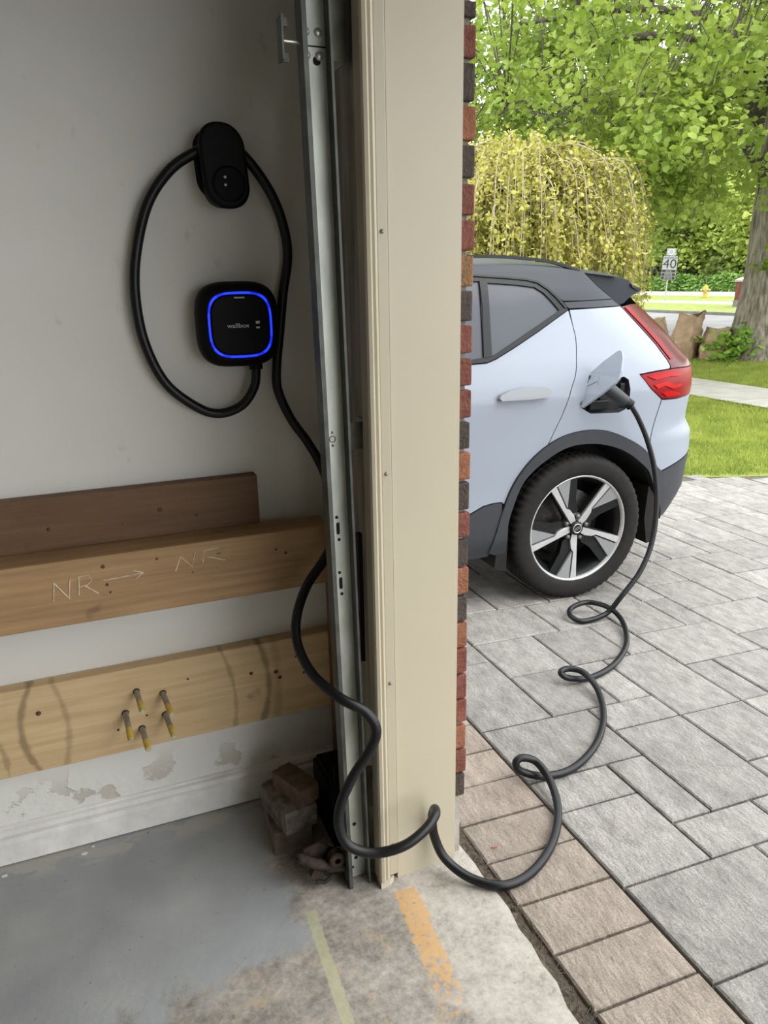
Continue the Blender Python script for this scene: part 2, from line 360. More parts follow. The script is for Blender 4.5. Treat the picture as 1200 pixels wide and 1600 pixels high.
# ------------------------------------------------------------------ garage shell
b = MB()
edge = [(.60, 1.60), (.785, 1.60), (.788, 1.466), (.793, 1.40), (.790, 1.342), (.797, 1.29), (.799, 1.24), (.789, 1.18), (.793, 1.133), (.786, 1.08), (.790, 1.027),
        (.776, .97), (.777, .93), (.765, .87), (.77, .80), (.765, .5), (.77, 0), (.77, -1.5), (.77, -7.2), (-5.5, -7.2), (-5.5, YW), (.60, YW)]
b.prism([(x, y, 0) for x, y in edge], (0, 0, -.15))
struct(b.build('floor', M['floor']), 'worn concrete garage floor with flaking blue-grey paint and faded stripes')
b = MB(); b.box((-5.5, YW, -.1), (.60, 2.08, 2.7))
struct(b.build('wall_back', M['wall']), 'off-white garage side wall with peeling paint near the floor')
b = MB(); b.box((-5.7, -7.4, -.1), (-5.5, 2.08, 2.7)); struct(b.build('wall_left', M['wall']), 'white inner end wall of the garage')
b = MB(); b.box((-5.5, -7.4, -.1), (.6, -7.2, 2.7)); struct(b.build('wall_right', M['wall']), 'white opposite side wall of the garage')
b = MB(); b.box((-5.7, -7.4, 2.7), (.8, 2.2, 2.85)); struct(b.build('ceiling', M['ceil']), 'unseen dark brown garage ceiling, toned to cut bounced light')
# front wall with the door opening
b = MB()
b.box((.60, 1.468, .175), (.70, 2.20, 2.7)); b.box((.70, 1.468, .175), (.779, 2.192, 2.7))
b.box((.60, -7.4, 2.125), (.78, 1.468, 2.7)); b.box((.60, -7.4, -.1), (.78, -6.6, 2.7))
wf = struct(b.build('wall_front', M['mortar']), 'brick front wall of the garage beside the door opening')
b = MB(); b.box((.60, 1.462, -.15), (.777, 2.195, .175)); b.build('foundation', M['concrete'], wf)
Z = [(1.969, 1.943), (1.93, 1.874), (1.865, 1.799), (1.79, 1.729), (1.72, 1.66), (1.648, 1.59), (1.579, 1.521), (1.51, 1.449), (1.44, 1.378), (1.369, 1.311), (1.299, 1.241),
     (1.231, 1.17), (1.16, 1.1), (1.091, 1.028), (1.022, 0.957), (0.950, 0.891), (0.884, 0.819), (0.814, 0.749), (0.742, 0.677), (0.672, 0.608), (0.603, 0.538),
     (0.531, 0.466), (0.461, 0.398), (0.387, 0.323), (0.317, 0.25), (0.244, 0.179)]
kinds = list('drdodrrtdrrrdodrdodorrrord')
random.seed(3)
brick_me = {}
def brick_mesh(k, ly):
    key = (k, round(ly, 3))
    if key not in brick_me:
        t = MB(); t.box((-.045, -ly / 2, -.031), (.045, ly / 2, .031), .004); o = t.build('brick', M['brick_' + k]); brick_me[key] = o.data; bpy.data.objects.remove(o)
    return brick_me[key]
def put_brick(k, y0, ly, z0, z1, dx=0):
    o = bpy.data.objects.new('brick', brick_mesh(k, ly)); COL.objects.link(o)
    o.location = (.745 + dx, y0 + ly / 2, (z0 + z1) / 2); o.scale = (1, 1, (z1 - z0) / .062); o.parent = wf
Z = [(2.11, 2.047), (2.04, 1.98)] + Z; kinds = ['r', 'd'] + kinds
for i, (z1, z0) in enumerate(Z):
    y = 1.455; half = i % 2; first = True
    while y < 2.19:
        ly = .09 if (half and first) else .19
        ly = min(ly, 2.2 - y)
        if ly > .03: put_brick(kinds[i] if first else random.choice('rrdorot'), y, ly, z0, z1, random.uniform(-.002, .0015) - (.002 if first and kinds[i] == 'd' else 0))
        y += ly + .01; first = False
# unseen roof overhang above the opening, reach set to shade the jamb top
b = MB(); b.box((.78, -7.4, 2.43), (1.40, 2.9, 2.53)); b.box((1.39, -7.4, 2.43), (1.42, 2.9, 2.65)); b.box((-5.7, 2.08, 2.62), (1.30, 2.5, 2.70))
struct(b.build('shade_eave', M['beige']), 'unseen beige roof overhang sized to shade the door opening')
# the overhead door, rolled up under the ceiling
b = MB()
for k in range(4): b.box((.30 - .54 * (k + 1), -3.55, 2.075), (.30 - .54 * k - .01, 1.43, 2.115), .006)
struct(b.build('door_1', M['beige']), 'beige sectional garage door raised under the ceiling')
# baseboard along the charger wall
b = MB()
b.prism([(-5.5, YW, 0), (-5.5, 1.880, .004), (-5.5, 1.879, .066), (-5.5, 1.882, .070), (-5.5, 1.888, .074), (-5.5, 1.884, .082), (-5.5, 1.881, .090), (-5.5, 1.885, .100), (-5.5, 1.894, .104), (-5.5, 1.894, .110), (-5.5, YW, .112)], (6.08, 0, 0))
struct(b.build('baseboard_back', M['baseboard']), 'white scuffed baseboard along the garage side wall')
# beige jamb cladding: face sheet, strip, door stop moulding, each a part
b = MB(); b.prism([(.588, 1.437, -.001), (.757, 1.449, -.001), (.757, 1.462, -.001), (.588, 1.455, -.001)], (0, 0, 2.13))
tr = struct(b.build('trim_1', M['beige']), 'beige metal cladding on the garage door jamb')
b = MB(); b.box((.5865, 1.431, .02), (.5885, 1.44, 2.12)); b.build('fold_edge', M['beige'], tr)
b = MB(); b.box((.563, 1.430, .022), (.5862, 1.455, 2.12), .002); b.build('cover_strip', M['beige'], tr)
b = MB()
prof = [(.534, 1.46), (.534, 1.424), (.537, 1.418), (.544, 1.416), (.547, 1.419), (.5475, 1.424), (.551, 1.426), (.556, 1.4235), (.5615, 1.426), (.562, 1.46)]
b.prism([(x, y, .018) for x, y in prof], (0, 0, 2.1)); b.build('door_stop_moulding', M['beige'], tr)
b = MB(); b.prism([(.535, 1.418, -.001), (.560, 1.421, -.001), (.575, 1.432, -.001), (.574, 1.45, -.001), (.536, 1.45, -.001)], (0, 0, .019)); b.build('caulk_blob', M['beige_dirty'], tr)
for z in (1.555, 1.071, .569, .114):
    b = MB(); b.lathe([(0.0, -.0035), (.003, -.003), (.0045, -.001), (.005, .002)], (.5735, 1.4295, z), 'Y', 10); b.build('screw', M['galv_dark'], tr)
# timber jamb behind the cladding
b = MB(); b.box((.562, 1.462, 0), (.600, 1.60, 2.12), .002)
struct(b.build('trim_2', M['wood_old']), 'weathered wooden door jamb behind the beige cladding')
b = MB(); b.box((.580, 1.60, 0), (.602, YW - .001, 2.6)); struct(b.build('trim_3', M['wood_old']), 'dark plywood lining of the front wall corner')

# ------------------------------------------------------------------ driveway with pavers
b = MB()
xs = [.70, .81, 5.0, 5.6]
def lawn_edge(x): return 4.77 - .33 * (x - 4.68)
for i in range(len(xs) - 1):
    x0, x1 = xs[i], xs[i + 1]; dz = -.014
    b.add([(x0, -9, ground(x0) + dz), (x1, -9, ground(x1) + dz), (x1, lawn_edge(x1), ground(x1) + dz), (x0, lawn_edge(x0), ground(x0) + dz)], [(0, 1, 2, 3)])
b.add([(-1.9, 2.19, -.014), (.70, 2.19, -.014), (.70, lawn_edge(.7), -.014), (-1.9, lawn_edge(.7), -.014)], [(0, 1, 2, 3)])
b.add([(5.6, -9, ground(5.6) - .014), (14, -9, ground(14) - .014), (14, 1.7, ground(14) - .014), (5.6, lawn_edge(5.6), ground(5.6) - .014)], [(0, 1, 2, 3)])
drive = struct(b.build('driveway', M['sand']), 'driveway of textured grey stone pavers with a tan border row')
U = .1465; V = .148; GX = 1.105; GY = 1.197
seeds = [(0, 0, 2, 2), (0, -2, 3, 2), (2, 0, 2, 1), (2, 1, 1, 2), (0, 2, 2, 1), (0, 3, 3, 2), (3, 1, 2, 3), (3, 4, 2, 1), (5, 2, 2, 2), (2, 5, 2, 2), (4, 5, 1, 2), (5, 4, 2, 3),
         (4, 7, 2, 2), (6, 7, 1, 2), (2, 7, 2, 2), (0, 5, 2, 3), (0, 8, 2, 1), (2, 9, 3, 2), (7, 6, 3, 2), (7, 4, 1, 2), (8, 4, 2, 2), (9, 8, 1, 2), (7, 8, 2, 2), (5, 9, 2, 2), (4, 0, 2, 1), (3, -2, 2, 2)]
taken = {}
tiles = []
for (i, j, a, c) in seeds:
    for p in range(a):
        for q in range(c): taken[(i + p, j + q)] = 1
    tiles.append((i, j, a, c))
random.seed(11)
for j in range(-20, 32):
    for i in range(0, 38):
        if (i, j) in taken: continue
        opts = [(3, 2), (2, 3), (2, 2), (2, 2), (2, 2), (1, 2), (2, 1)]; random.shuffle(opts); opts.append((1, 1))
        for a, c in opts:
            if all((i + p, j + q) not in taken for p in range(a) for q in range(c)): break
        for p in range(a):
            for q in range(c): taken[(i + p, j + q)] = 1
        tiles.append((i, j, a, c))
slope = math.atan(.04)
pav_me = {}
def paver_geom(w, l, rnd=0):
    t = MB(); g = .0035; e = .0045
    x, y = w / 2 - g, l / 2 - g
    vs = [(-x, -y, -.05), (x, -y, -.05), (x, y, -.05), (-x, y, -.05), (-x, -y, -e), (x, -y, -e), (x, y, -e), (-x, y, -e), (-x + e, -y + e, 0), (x - e, -y + e, 0), (x - e, y - e, 0), (-x + e, y - e, 0)]
    t.add(vs, [(8, 9, 10, 11), (4, 5, 9, 8), (5, 6, 10, 9), (6, 7, 11, 10), (7, 4, 8, 11), (0, 1, 5, 4), (1, 2, 6, 5), (2, 3, 7, 6), (3, 0, 4, 7)]); return t
def put_paver(cx, cy, w, l, kind):
    key = (round(w, 4), round(l, 4), kind)
    if key not in pav_me:
        o = paver_geom(w, l).build('paver', M[kind]); pav_me[key] = o.data; bpy.data.objects.remove(o)
    o = bpy.data.objects.new('paver', pav_me[key]); COL.objects.link(o); o.parent = drive
    o.location = (cx, cy, ground(cx) + random.uniform(-.0015, .0015)); o.rotation_euler = (random.uniform(-.002, .002), slope + random.uniform(-.002, .002), 0)
rest = MB()
npav = 0
for (i, j, a, c) in tiles:
    cx = GX + (i + a / 2) * U; cy = GY + (j + c / 2) * V
    if cx > 6.6 or cy + c * V / 2 > lawn_edge(cx): continue
    if cx < 1.14 * cy + .65 and cx > .45 * cy - .2 and cy > .5 and npav < 270:
        put_paver(cx, cy, a * U, c * V, 'paver_grey'); npav += 1
    else:
        t = paver_geom(a * U, c * V); rest.add([(x + cx, y + cy, z + ground(cx + x)) for x, y, z in t.v], t.f)
for k in range(-12, 24):
    y = 1.09 + (k + .5) * .1505
    if .5 < y < 3.2: put_paver(.962, y, .282, .1505, 'paver_tan')
    else:
        t = paver_geom(.282, .1505); rest.add([(p[0] + .962, p[1] + y, p[2] + ground(.962 + p[0])) for p in t.v], t.f)
stuff(rest.build('paver_field', M['paver_grey'], drive))
# soil and debris in the gap between slab and border
b = MB(); random.seed(5)
ys = np.arange(.4, 1.55, .03)
vs = []; 
for y in ys:
    for x in (.745, .775, .795, .815, .835): vs.append((x, y, -.012 + random.uniform(-.006, .007)))
b.add(vs, [(r * 5 + c, r * 5 + c + 1, (r + 1) * 5 + c + 1, (r + 1) * 5 + c) for r in range(len(ys) - 1) for c in range(4)], True)
for k in range(160):
    x = random.uniform(.785, .828); y = random.uniform(.6, 1.5); a = random.uniform(0, PI); l = random.uniform(.004, .012)
    b.tube([(x - l * math.cos(a), y - l * math.sin(a), -.006), (x + l * math.cos(a), y + l * math.sin(a), -.003)], .0011, 4)
o = stuff(b.build('joint_debris', M['soil'])); o['label'] = 'dark soil and dry debris in the joint between slab and pavers'; o['category'] = 'debris'
b = MB(); b.tube([(.862, 1.438, -.002), (.872, 1.43, .002), (.880, 1.437, 0)], .0013, 5)
tag(b.build('red_scrap', mat('red_plastic', (.5, .03, .03), None, 5, .5)), 'tiny red plastic scrap at the slab joint', 'litter')

# ------------------------------------------------------------------ wall charger
def superring(cx, y, cz, s, n=64, p=3.4):
    out = []
    for k in range(n):
        a = 2 * PI * k / n; c, d = math.cos(a), math.sin(a)
        out.append((cx + s * math.copysign(abs(c) ** (2 / p), c), y, cz + s * math.copysign(abs(d) ** (2 / p), d)))
    return out
def loft(b, rings, smooth=True, cap0=True, cap1=True, mi=0):
    n = len(rings[0]); vs = [p for r in rings for p in r]
    fs = [(i * n + j, (i + 1) * n + j, (i + 1) * n + (j + 1) % n, i * n + (j + 1) % n) for i in range(len(rings) - 1) for j in range(n)]
    b.add(vs, fs, smooth, mi)
    if cap0: b.add(rings[0], [tuple(range(n))], mi=mi)
    if cap1: b.add(rings[-1], [tuple(range(n))[::-1]], mi=mi)
    return b
CX, CZ = .361, 1.371
ch = thing('wall_charger', 'black rounded square wall charger with a glowing blue light ring', 'charger', (CX, YW, CZ))
b = MB(); loft(b, [superring(CX, YW - d, CZ, s) for d, s in ((0, .084), (.02, .092), (.045, .0985), (.062, .099), (.078, .096), (.089, .088), (.0945, .080), (.096, .0755))])
b.build('body', M['black_plastic'], ch)
b = MB(); loft(b, [superring(CX, YW - d, CZ, s) for d, s in ((.095, .0705), (.0972, .0695), (.0976, .066))]); b.build('front_glass', M['black_gloss'], ch)
# light ring, made of short lit segments
R0 = superring(CX, YW - .0965, CZ, .0755); R1 = superring(CX, YW - .0978, CZ, .0730); R2 = superring(CX, YW - .0965, CZ, .0702); R3 = superring(CX, YW - .095, CZ, .0700)
b = MB(); nn_ = 64
for j in range(nn_):
    k = (j + 1) % nn_; bright = 0 if (j % 8) in (0, 1, 2, 6, 7) else 1
    b.add([R0[j], R0[k], R1[k], R1[j], R2[j], R2[k]], [(0, 1, 2, 3), (3, 2, 5, 4)], True, bright)
lr = b.build('light_ring', [M['blue_led'], M['blue_led_dim']], ch); lr['label'] = 'glowing blue light ring'
t = text_mesh('lettering', 'wallbox', .0145, M['print_grey'], at(CX - .006, YW - .0986, CZ - .0015), ch, .0006, 1.15)
b = MB()   # small plug mark beside the lettering
b.prism([(CX + .036, YW - .0977, CZ + .002), (CX + .045, YW - .0977, CZ + .002), (CX + .045, YW - .0977, CZ + .008), (CX + .036, YW - .0977, CZ + .008)], (0, -.0006, 0))
b.prism([(CX + .037, YW - .0977, CZ - .009), (CX + .044, YW - .0977, CZ - .009), (CX + .0455, YW - .0977, CZ - .005), (CX + .0355, YW - .0977, CZ - .005)], (0, -.0006, 0))
b.build('plug_symbol', M['print_grey'], ch)
b = MB(); b.box((CX - .011, YW - .0985, CZ + .0605), (CX + .013, YW - .0972, CZ + .0635), .0004); b.build('status_mark', M['print_grey'], ch)
b = MB(); b.lathe([(.017, -.02), (.0165, .012), (.014, .018)][::-1], (.400, YW - .05, CZ - .0885), 'Z', 20); b.tube([(.400, YW - .05, CZ - .07), (.400, YW - .05, CZ - .108)], .0165, 18)
b.build('cable_gland', M['black_plastic'], ch)

# ------------------------------------------------------------------ cable holder
HX, HZ = .352, 1.715
def stadium(cx, y, cz, hw, hh, n=48, tilt=0.0):
    out = []
    for k in range(n):
        a = 2 * PI * k / n; c, d = math.cos(a), math.sin(a)
        x = hw * math.copysign(abs(c) ** (2 / 2.3), c); z = d * hw + math.copysign(hh - hw, d) if abs(d) > 1e-6 else 0
        out.append((cx + x - tilt * z, y, cz + z))
    return out
ho = thing('cable_holder', 'black oval cable holder mounted high on the wall', 'cable holder', (HX, YW, HZ))
b = MB(); loft(b, [stadium(HX - .006, YW - d, HZ + .012, a, c, tilt=.05) for d, a, c in ((0, .046, .075), (.008, .046, .075), (.012, .040, .068))]); b.build('back_plate', M['black_plastic'], ho)
b = MB(); loft(b, [[(HX + .034 * math.cos(q), YW - d, HZ + .012 + .030 * math.sin(q)) for q in np.linspace(0, 2 * PI, 33)[:-1]] for d in (.01, .065)]); b.build('neck', M['black_plastic'], ho)
b = MB(); loft(b, [stadium(HX, YW - d, HZ, a, c, tilt=.07) for d, a, c in ((.074, .047, .086), (.078, .051, .0885), (.086, .0515, .089), (.092, .049, .087), (.0955, .044, .082))]); b.build('front_plate', M['black_plastic'], ho)
b = MB(); loft(b, [[(HX + .004 + s * math.cos(q), YW - d, HZ - .040 + s * math.sin(q)) for q in np.linspace(0, 2 * PI, 41)[:-1]] for d, s in ((.0, .040), (.05, .043), (.08, .043))]); b.build('socket_body', M['black_plastic'], ho)
b = MB(); loft(b, [[(HX + .006 + s * math.cos(q), YW - d, HZ - .038 + s * math.sin(q)) for q in np.linspace(0, 2 * PI, 41)[:-1]] for d, s in ((.095, .038), (.0975, .037), (.0965, .031))]); b.build('socket_rim', M['black_gloss'], ho)
for dz in (.010, -.006):
    b = MB(); b.lathe([(0, -.001), (.0028, -.001), (.0030, .002)], (HX - .002, YW - .0975, HZ - .034 + dz), 'Y', 12); b.build('socket_pin', M['print_grey'], ho)

# ------------------------------------------------------------------ charging cable (one continuous run, with its plug)
CP = [(0.4, 1.85, 1.285), (0.4, 1.85, 1.26), (0.392, 1.85, 1.218), (0.361, 1.86, 1.174), (0.308, 1.87, 1.156), (0.255, 1.87, 1.174), (0.185, 1.87, 1.237), (0.147, 1.87, 1.329), (0.136, 1.87, 1.431), (0.147, 1.87, 1.528), (0.183, 1.865, 1.636), (0.238, 1.855, 1.708), (0.302, 1.845, 1.748), (0.36, 1.84, 1.769), (0.412, 1.845, 1.734), (0.463, 1.855, 1.668), (0.492, 1.865, 1.599), (0.501, 1.87, 1.526), (0.484, 1.87, 1.437), (0.470, 1.87, 1.345), (0.458, 1.87, 1.268), (0.456, 1.865, 1.204), (0.485, 1.86, 1.128), (0.522, 1.85, 1.068), (0.55, 1.84, 1.011), (0.562, 1.80, 0.949), (0.558, 1.735, 0.883), (0.512, 1.68, 0.816), (0.444, 1.64, 0.757), (0.403, 1.6, 0.696), (0.393, 1.56, 0.641), (0.41, 1.5, 0.591), (0.449, 1.42, 0.565), (0.495, 1.39, 0.537), (0.516, 1.375, 0.494), (0.499, 1.375, 0.444), (0.457, 1.375, 0.387), (0.424, 1.37, 0.328), (0.414, 1.36, 0.274), (0.432, 1.345, 0.227), (0.485, 1.325, 0.205), (0.551, 1.31, 0.214), (0.609, 1.32, 0.23), (0.649, 1.345, 0.241), (0.667, 1.385, 0.224), (0.675, 1.415, 0.174), (0.683, 1.418, 0.11), (0.703, 1.395, 0.053), (0.748, 1.345, 0.020), (0.814, 1.299, 0.012), (0.905, 1.31, 0.009), (1.013, 1.378, 0.005), (1.101, 1.476, 0.007), (1.144, 1.574, 0.022), (1.142, 1.648, 0.047), (1.104, 1.667, 0.063), (1.078, 1.668, 0.054), (1.092, 1.66, 0.024), (1.163, 1.64, -0.001), (1.27, 1.642, -0.006), (1.415, 1.72, -0.011), (1.551, 1.853, -0.016), (1.631, 1.992, -0.003), (1.633, 2.083, 0.022), (1.59, 2.121, 0.029), (1.555, 2.121, 0.02), (1.586, 2.105, -0.003), (1.693, 2.107, -0.023), (1.844, 2.163, -0.028), (2.016, 2.299, -0.034), (2.126, 2.465, -0.023), (2.132, 2.575, -0.003), (2.078, 2.657, -0.001), (1.979, 2.645, -0.007), (1.941, 2.595, -0.02), (1.981, 2.551, -0.033), (2.111, 2.56, -0.025), (2.173, 2.54, 0.057), (2.281, 2.55, 0.164), (2.361, 2.58, 0.289), (2.405, 2.62, 0.444), (2.406, 2.655, 0.605), (2.373, 2.68, 0.739), (2.324, 2.695, 0.844), (2.278, 2.7, 0.909), (2.262, 2.703, .93)]
b = MB(); b.tube(catmull(CP, 8), .0118, 14)
cable = tag(b.build('charging_cable', M['cable']), 'thick black charging cable looped on the wall and coiling across the driveway to the car', 'cable')
g0 = Vector((2.285, 2.699, .905)); g1 = Vector((2.150, 2.745, 1.008)); ax = (g1 - g0)
b = MB(); b.tube([g0 + ax * t for t in (0, .10, .12, .2, .25, .55, .8, 1.0)], [.014, .017, .020, .021, .026, .0285, .030, .027], 20); plug = b.build('plug_handle', M['clad'], cable)
for t in (.06, .12, .18, .24):
    b = MB(); b.tube([g0 + ax * (t - .018), g0 + ax * (t + .018)], .0235, 18); b.build('strain_ring', M['cable'], plug)
b = MB(); b.tube([g1 - ax * .05, g1 + Vector((.04, .09, -.03))], [.030, .031], 20); b.build('plug_nose', M['cable'], plug)

# ------------------------------------------------------------------ boards on the wall
def chalk(pts, y, parent, r=.0016):
    b = MB(); b.tube([(x, y, z) for x, z in pts], r, 5); return b.build('chalk_mark', M['chalk'], parent)
b = MB(); b.box((-1.7, YW - .040, .843), (.386, YW - .001, .992), .003)
bdA = tag(b.build('timber_board', M['wood_brown']), 'dark brown timber board screwed flat to the wall, highest of the three', 'board')
b = MB(); b.box((-1.75, YW - .14, .704), (.545, YW - .042, .864), .004)
bdB = tag(b.build('timber_board', M['wood_mid']), 'thick tan timber board with chalk letters, middle of the three', 'board')
b = MB(); b.box((-1.8, YW - .042, .275), (.572, YW - .001, .514), .003)
bdC = tag(b.build('timber_board', M['wood_pale']), 'wide pale timber board with five metal studs, lowest of the three', 'board')
yb_ = YW - .1405
for pts in ([(-.128, .770), (-.121, .815)], [(-.121, .815), (-.094, .772)], [(-.094, .772), (-.086, .822)], [(-.072, .776), (-.067, .822), (-.046, .822), (-.040, .808), (-.052, .798), (-.068, .797)], [(-.056, .797), (-.030, .774)],
            [(-.014, .804), (.075, .808)], [(.055, .817), (.076, .808), (.058, .797)], [(.15, .80), (.165, .835)], [(.165, .835), (.190, .806), (.20, .842)], [(.216, .812), (.222, .842), (.255, .844), (.262, .830), (.228, .826), (.27, .810)]):
    chalk(pts, yb_, bdB, .0013)
def knot(x, z, y, r, parent, mname='hole'):
    b = MB(); b.lathe([(0, -.0006), (r, -.0006), (r * 1.1, .001)], (x, y, z), 'Y', 12); return b.build('knot', M[mname], parent)
M['knot'] = mat('wood_knot', (.07, .04, .02), (.12, .07, .035), 60, .8)
M['stain'] = mat('water_stain', (.20, .125, .06), (.27, .17, .085), 30, .8)
for x, z, r in ((.137, .930, .006), (-.12, .915, .005), (.225, .905, .003), (.045, .905, .002)): knot(x, z, YW - .0405, r, bdA, 'knot')
for x, z, r in ((-.012, .838, .0045), (.11, .838, .003), (-.008, .792, .0035), (-.003, .772, .0025), (.40, .818, .003), (.425, .805, .0035), (.19, .79, .002)): knot(x, z, yb_, r, bdB, 'knot')
for x, z, r in ((-.21, .44, .006), (.045, .37, .003), (.16, .452, .003), (.40, .42, .006), (.41, .40, .005), (.33, .43, .005), (.46, .455, .003), (.48, .40, .004), (-.03, .345, .0035)): knot(x, z, YW - .0425, r, bdC, 'knot')
b = MB(); b.box((.556, YW - .075, 0), (.579, YW - .043, .703), .002); b.box((.573, YW - .043, 0), (.579, YW - .001, .70))
tag(b.build('corner_post', M['wood_brown']), 'narrow brown wooden post in the wall corner behind the metal track', 'post')
# five metal studs standing out of the lowest board
random.seed(8)
studs = [((.027, .446), (.034, .438), 'upper left metal stud with a pale yellow tip in the lowest board'), ((.092, .426), (.102, .412), 'upper right metal stud with a bent yellow-brown tip in the lowest board'),
         ((-.007, .391), (-.002, .364), 'leftmost metal stud with a yellow tip in the lowest board'), ((.029, .335), (.036, .325), 'lowest metal stud with an orange-yellow tip, bottom middle of the five'), ((.092, .362), (.102, .347), 'lower right metal stud with a yellow tip above the board edge')]
for (x0, z0), (x1, z1), lab in studs:
    p0 = Vector((x0, YW - .042, z0)); p1 = Vector((x1, YW - .135, z1)); d = p1 - p0
    st = thing('anchor_stud', lab, 'stud', p0, 'metal studs in the lowest board')
    b = MB(); b.tube([p0, p0 + d * .62], .0074, 12); b.build('shank', M['steel'], st)
    b = MB(); b.tube([p0 + d * .60, p0 + d * .95, p1], [.0079, .0079, .0065], 12); b.build('painted_tip', M['yellow'], st)
    b = MB(); b.tube([p0 + d * .985, p0 + d * 1.03], .0055, 10); b.build('cut_end', M['bolt'], st)
    b = MB(); b.tube([p0 + d * .0, p0 + d * .02], .0092, 12); b.build('collar', M['rust'], st)

# ------------------------------------------------------------------ garage door track
TL = (.466, 1.485, 0)
tk = thing('door_track', 'galvanised steel vertical garage door track with slots and bolts', 'door track', TL)
def tx(x, z): return x - .0135 * z / 1.0 + .024      # the track leans slightly
def tbox(b, x0, y0, z0, x1, y1, z1):
    v = []
    for z in (z0, z1):
        for (x, y) in ((x0, y0), (x1, y0), (x1, y1), (x0, y1)): v.append((tx(x, z), y, z))
    b.add(v, [(0, 3, 2, 1), (4, 5, 6, 7), (0, 1, 5, 4), (1, 2, 6, 5), (2, 3, 7, 6), (3, 0, 4, 7)])
X0, X1 = .440, .492
b = MB(); tbox(b, X0, 1.486, .0, X1, 1.488, 2.10); b.build('web', M['galv'], tk)
b = MB()
for z0, z1 in ((0.0, 2.10),):
    tbox(b, X0 - .002, 1.452, z0, X0, 1.488, z1); tbox(b, X0 - .002, 1.448, z0, X0 + .007, 1.452, z1)
b.build('inner_flange', M['track_dark'], tk)
b = MB(); tbox(b, X1, 1.450, 0, X1 + .002, 1.488, 2.10); tbox(b, X1 - .003, 1.448, 0, X1 + .002, 1.4505, 2.10); b.build('outer_flange', M['track_dark'], tk)
def ow(z): return (tx(0, z))
def slot(x, z, hw, hh, name='slot_hole'):
    b = MB(); loft(b, [stadium(tx(x, z), y, z, hw, max(hh, hw * 1.001), 20) for y in (1.4862, 1.4855)][::-1]); b.build(name, M['hole'], tk)
mid = (X0 + X1) / 2
for z in (.945, .815): slot(mid + .002, z, .004, .014); slot(mid, z + .026, .0036, .0037); slot(mid + .003, z - .026, .0036, .0037)
for z in (.16, .057): slot(mid + .004, z, .005, .0051)
slot(mid - .006, .03, .004, .0041); slot(mid + .008, 1.852, .0075, .0076)
for z in (.275, 1.145):
    b = MB(); b.lathe([(.0055, .0), (.0055, -.0012), (.0075, -.0012), (.0075, 0)], (tx(mid, z), 1.486, z), 'Y', 16); b.lathe([(0, -.0008), (.0028, -.0008), (.003, 0)], (tx(mid, z - .012), 1.486, z - .014), 'Y', 10)
    b.lathe([(0, -.0008), (.0028, -.0008), (.003, 0)], (tx(mid, z + .014), 1.486, z + .014), 'Y', 10); b.build('embossed_mark', M['galv_dark'], tk)
b = MB(); tbox(b, X0, 1.4853, 1.874, X1, 1.4860, 1.8765); b.build('joint_seam', M['hole'], tk)
for z in (1.898, 1.860):
    for dx in (-.011, .013):
        b = MB(); b.lathe([(0, -.0048), (.004, -.0044), (.0072, -.0026), (.0082, 0)], (tx(mid + dx, z), 1.486, z), 'Y', 16); b.build('rivet', M['bolt'], tk)
# small roller plate beside the upper joint
b = MB(); b.box((.400, 1.452, 1.842), (.4035, 1.485, 1.912)); b.box((.4035, 1.470, 1.842), (.416, 1.474, 1.856)); b.box((.4035, 1.470, 1.898), (.416, 1.474, 1.912)); rp = b.build('hinge_plate', M['track_dark'], tk)
b = MB(); b.tube([(.404, 1.466, 1.874), (.440, 1.470, 1.874)], .0035, 10); b.build('pin', M['bolt'], rp)
# upper angle bracket and small lower bracket fixing the track to the jamb
b = MB(); b.box((.494, 1.50, 1.858), (.536, 1.503, 2.05)); b.box((.535, 1.503, 1.858), (.538, 1.58, 2.05)); b.box((.494, 1.486, 1.87), (.497, 1.503, 2.05)); b.build('angle_bracket', M['galv_dark'], tk)
b = MB(); b.box((.505, 1.497, 1.115), (.556, 1.50, 1.175)); b.box((.556, 1.50, 1.115), (.560, 1.56, 1.175)); b.build('jamb_bracket', M['galv_dark'], tk)
b = MB(); b.box((.522, 1.495, .26), (.560, 1.498, .31)); b.box((.520, 1.495, .19), (.545, 1.498, .26)); b.build('jamb_bracket', M['wood_old'], tk)
b = MB(); b.box((.530, 1.50, .60), (.540, 1.515, .92)); b.build('weather_strip', M['hole'], tk)

# ------------------------------------------------------------------ rusty roller bracket at the foot of the track
rb = thing('roller_bracket', 'small rusty roller bracket at the foot of the track', 'bracket', (.41, 1.50, 0))
b = MB(); b.prism([(.352, 1.512, .052), (.366, 1.512, .105), (.405, 1.512, .110), (.455, 1.512, .072), (.462, 1.512, .004), (.420, 1.512, .002), (.398, 1.512, .040)], (0, .006, 0)); b.build('plate', M['rust'], rb)
b = MB(); b.tube([(.352, 1.50, .092), (.385, 1.494, .070), (.425, 1.486, .052), (.468, 1.478, .046)], [.012, .014, .014, .012], 10); b.build('axle', M['rust'], rb)
b = MB(); b.lathe([(.008, -.014), (.019, -.014), (.022, -.008), (.016, 0), (.022, .008), (.019, .014), (.008, .014)], (.440, 1.484, .076), 'Y', 20); b.build('roller', M['rust'], rb)
b = MB(); b.prism([(.372, 1.485, .040), (.392, 1.485, .075), (.410, 1.485, .070), (.402, 1.485, .022), (.388, 1.485, .018)], (0, .02, 0)); b.build('hinge_leaf', M['rust'], rb)
b = MB(); b.lathe([(0, -.008), (.009, -.007), (.011, .006)], (.352, 1.496, .094), 'Y', 8); b.build('nut', M['rust'], rb)
b = MB(); b.tube([(.385, 1.483, .022), (.405, 1.478, .019), (.425, 1.480, .026)], .0055, 8); b.build('bolt', M['rust'], rb)

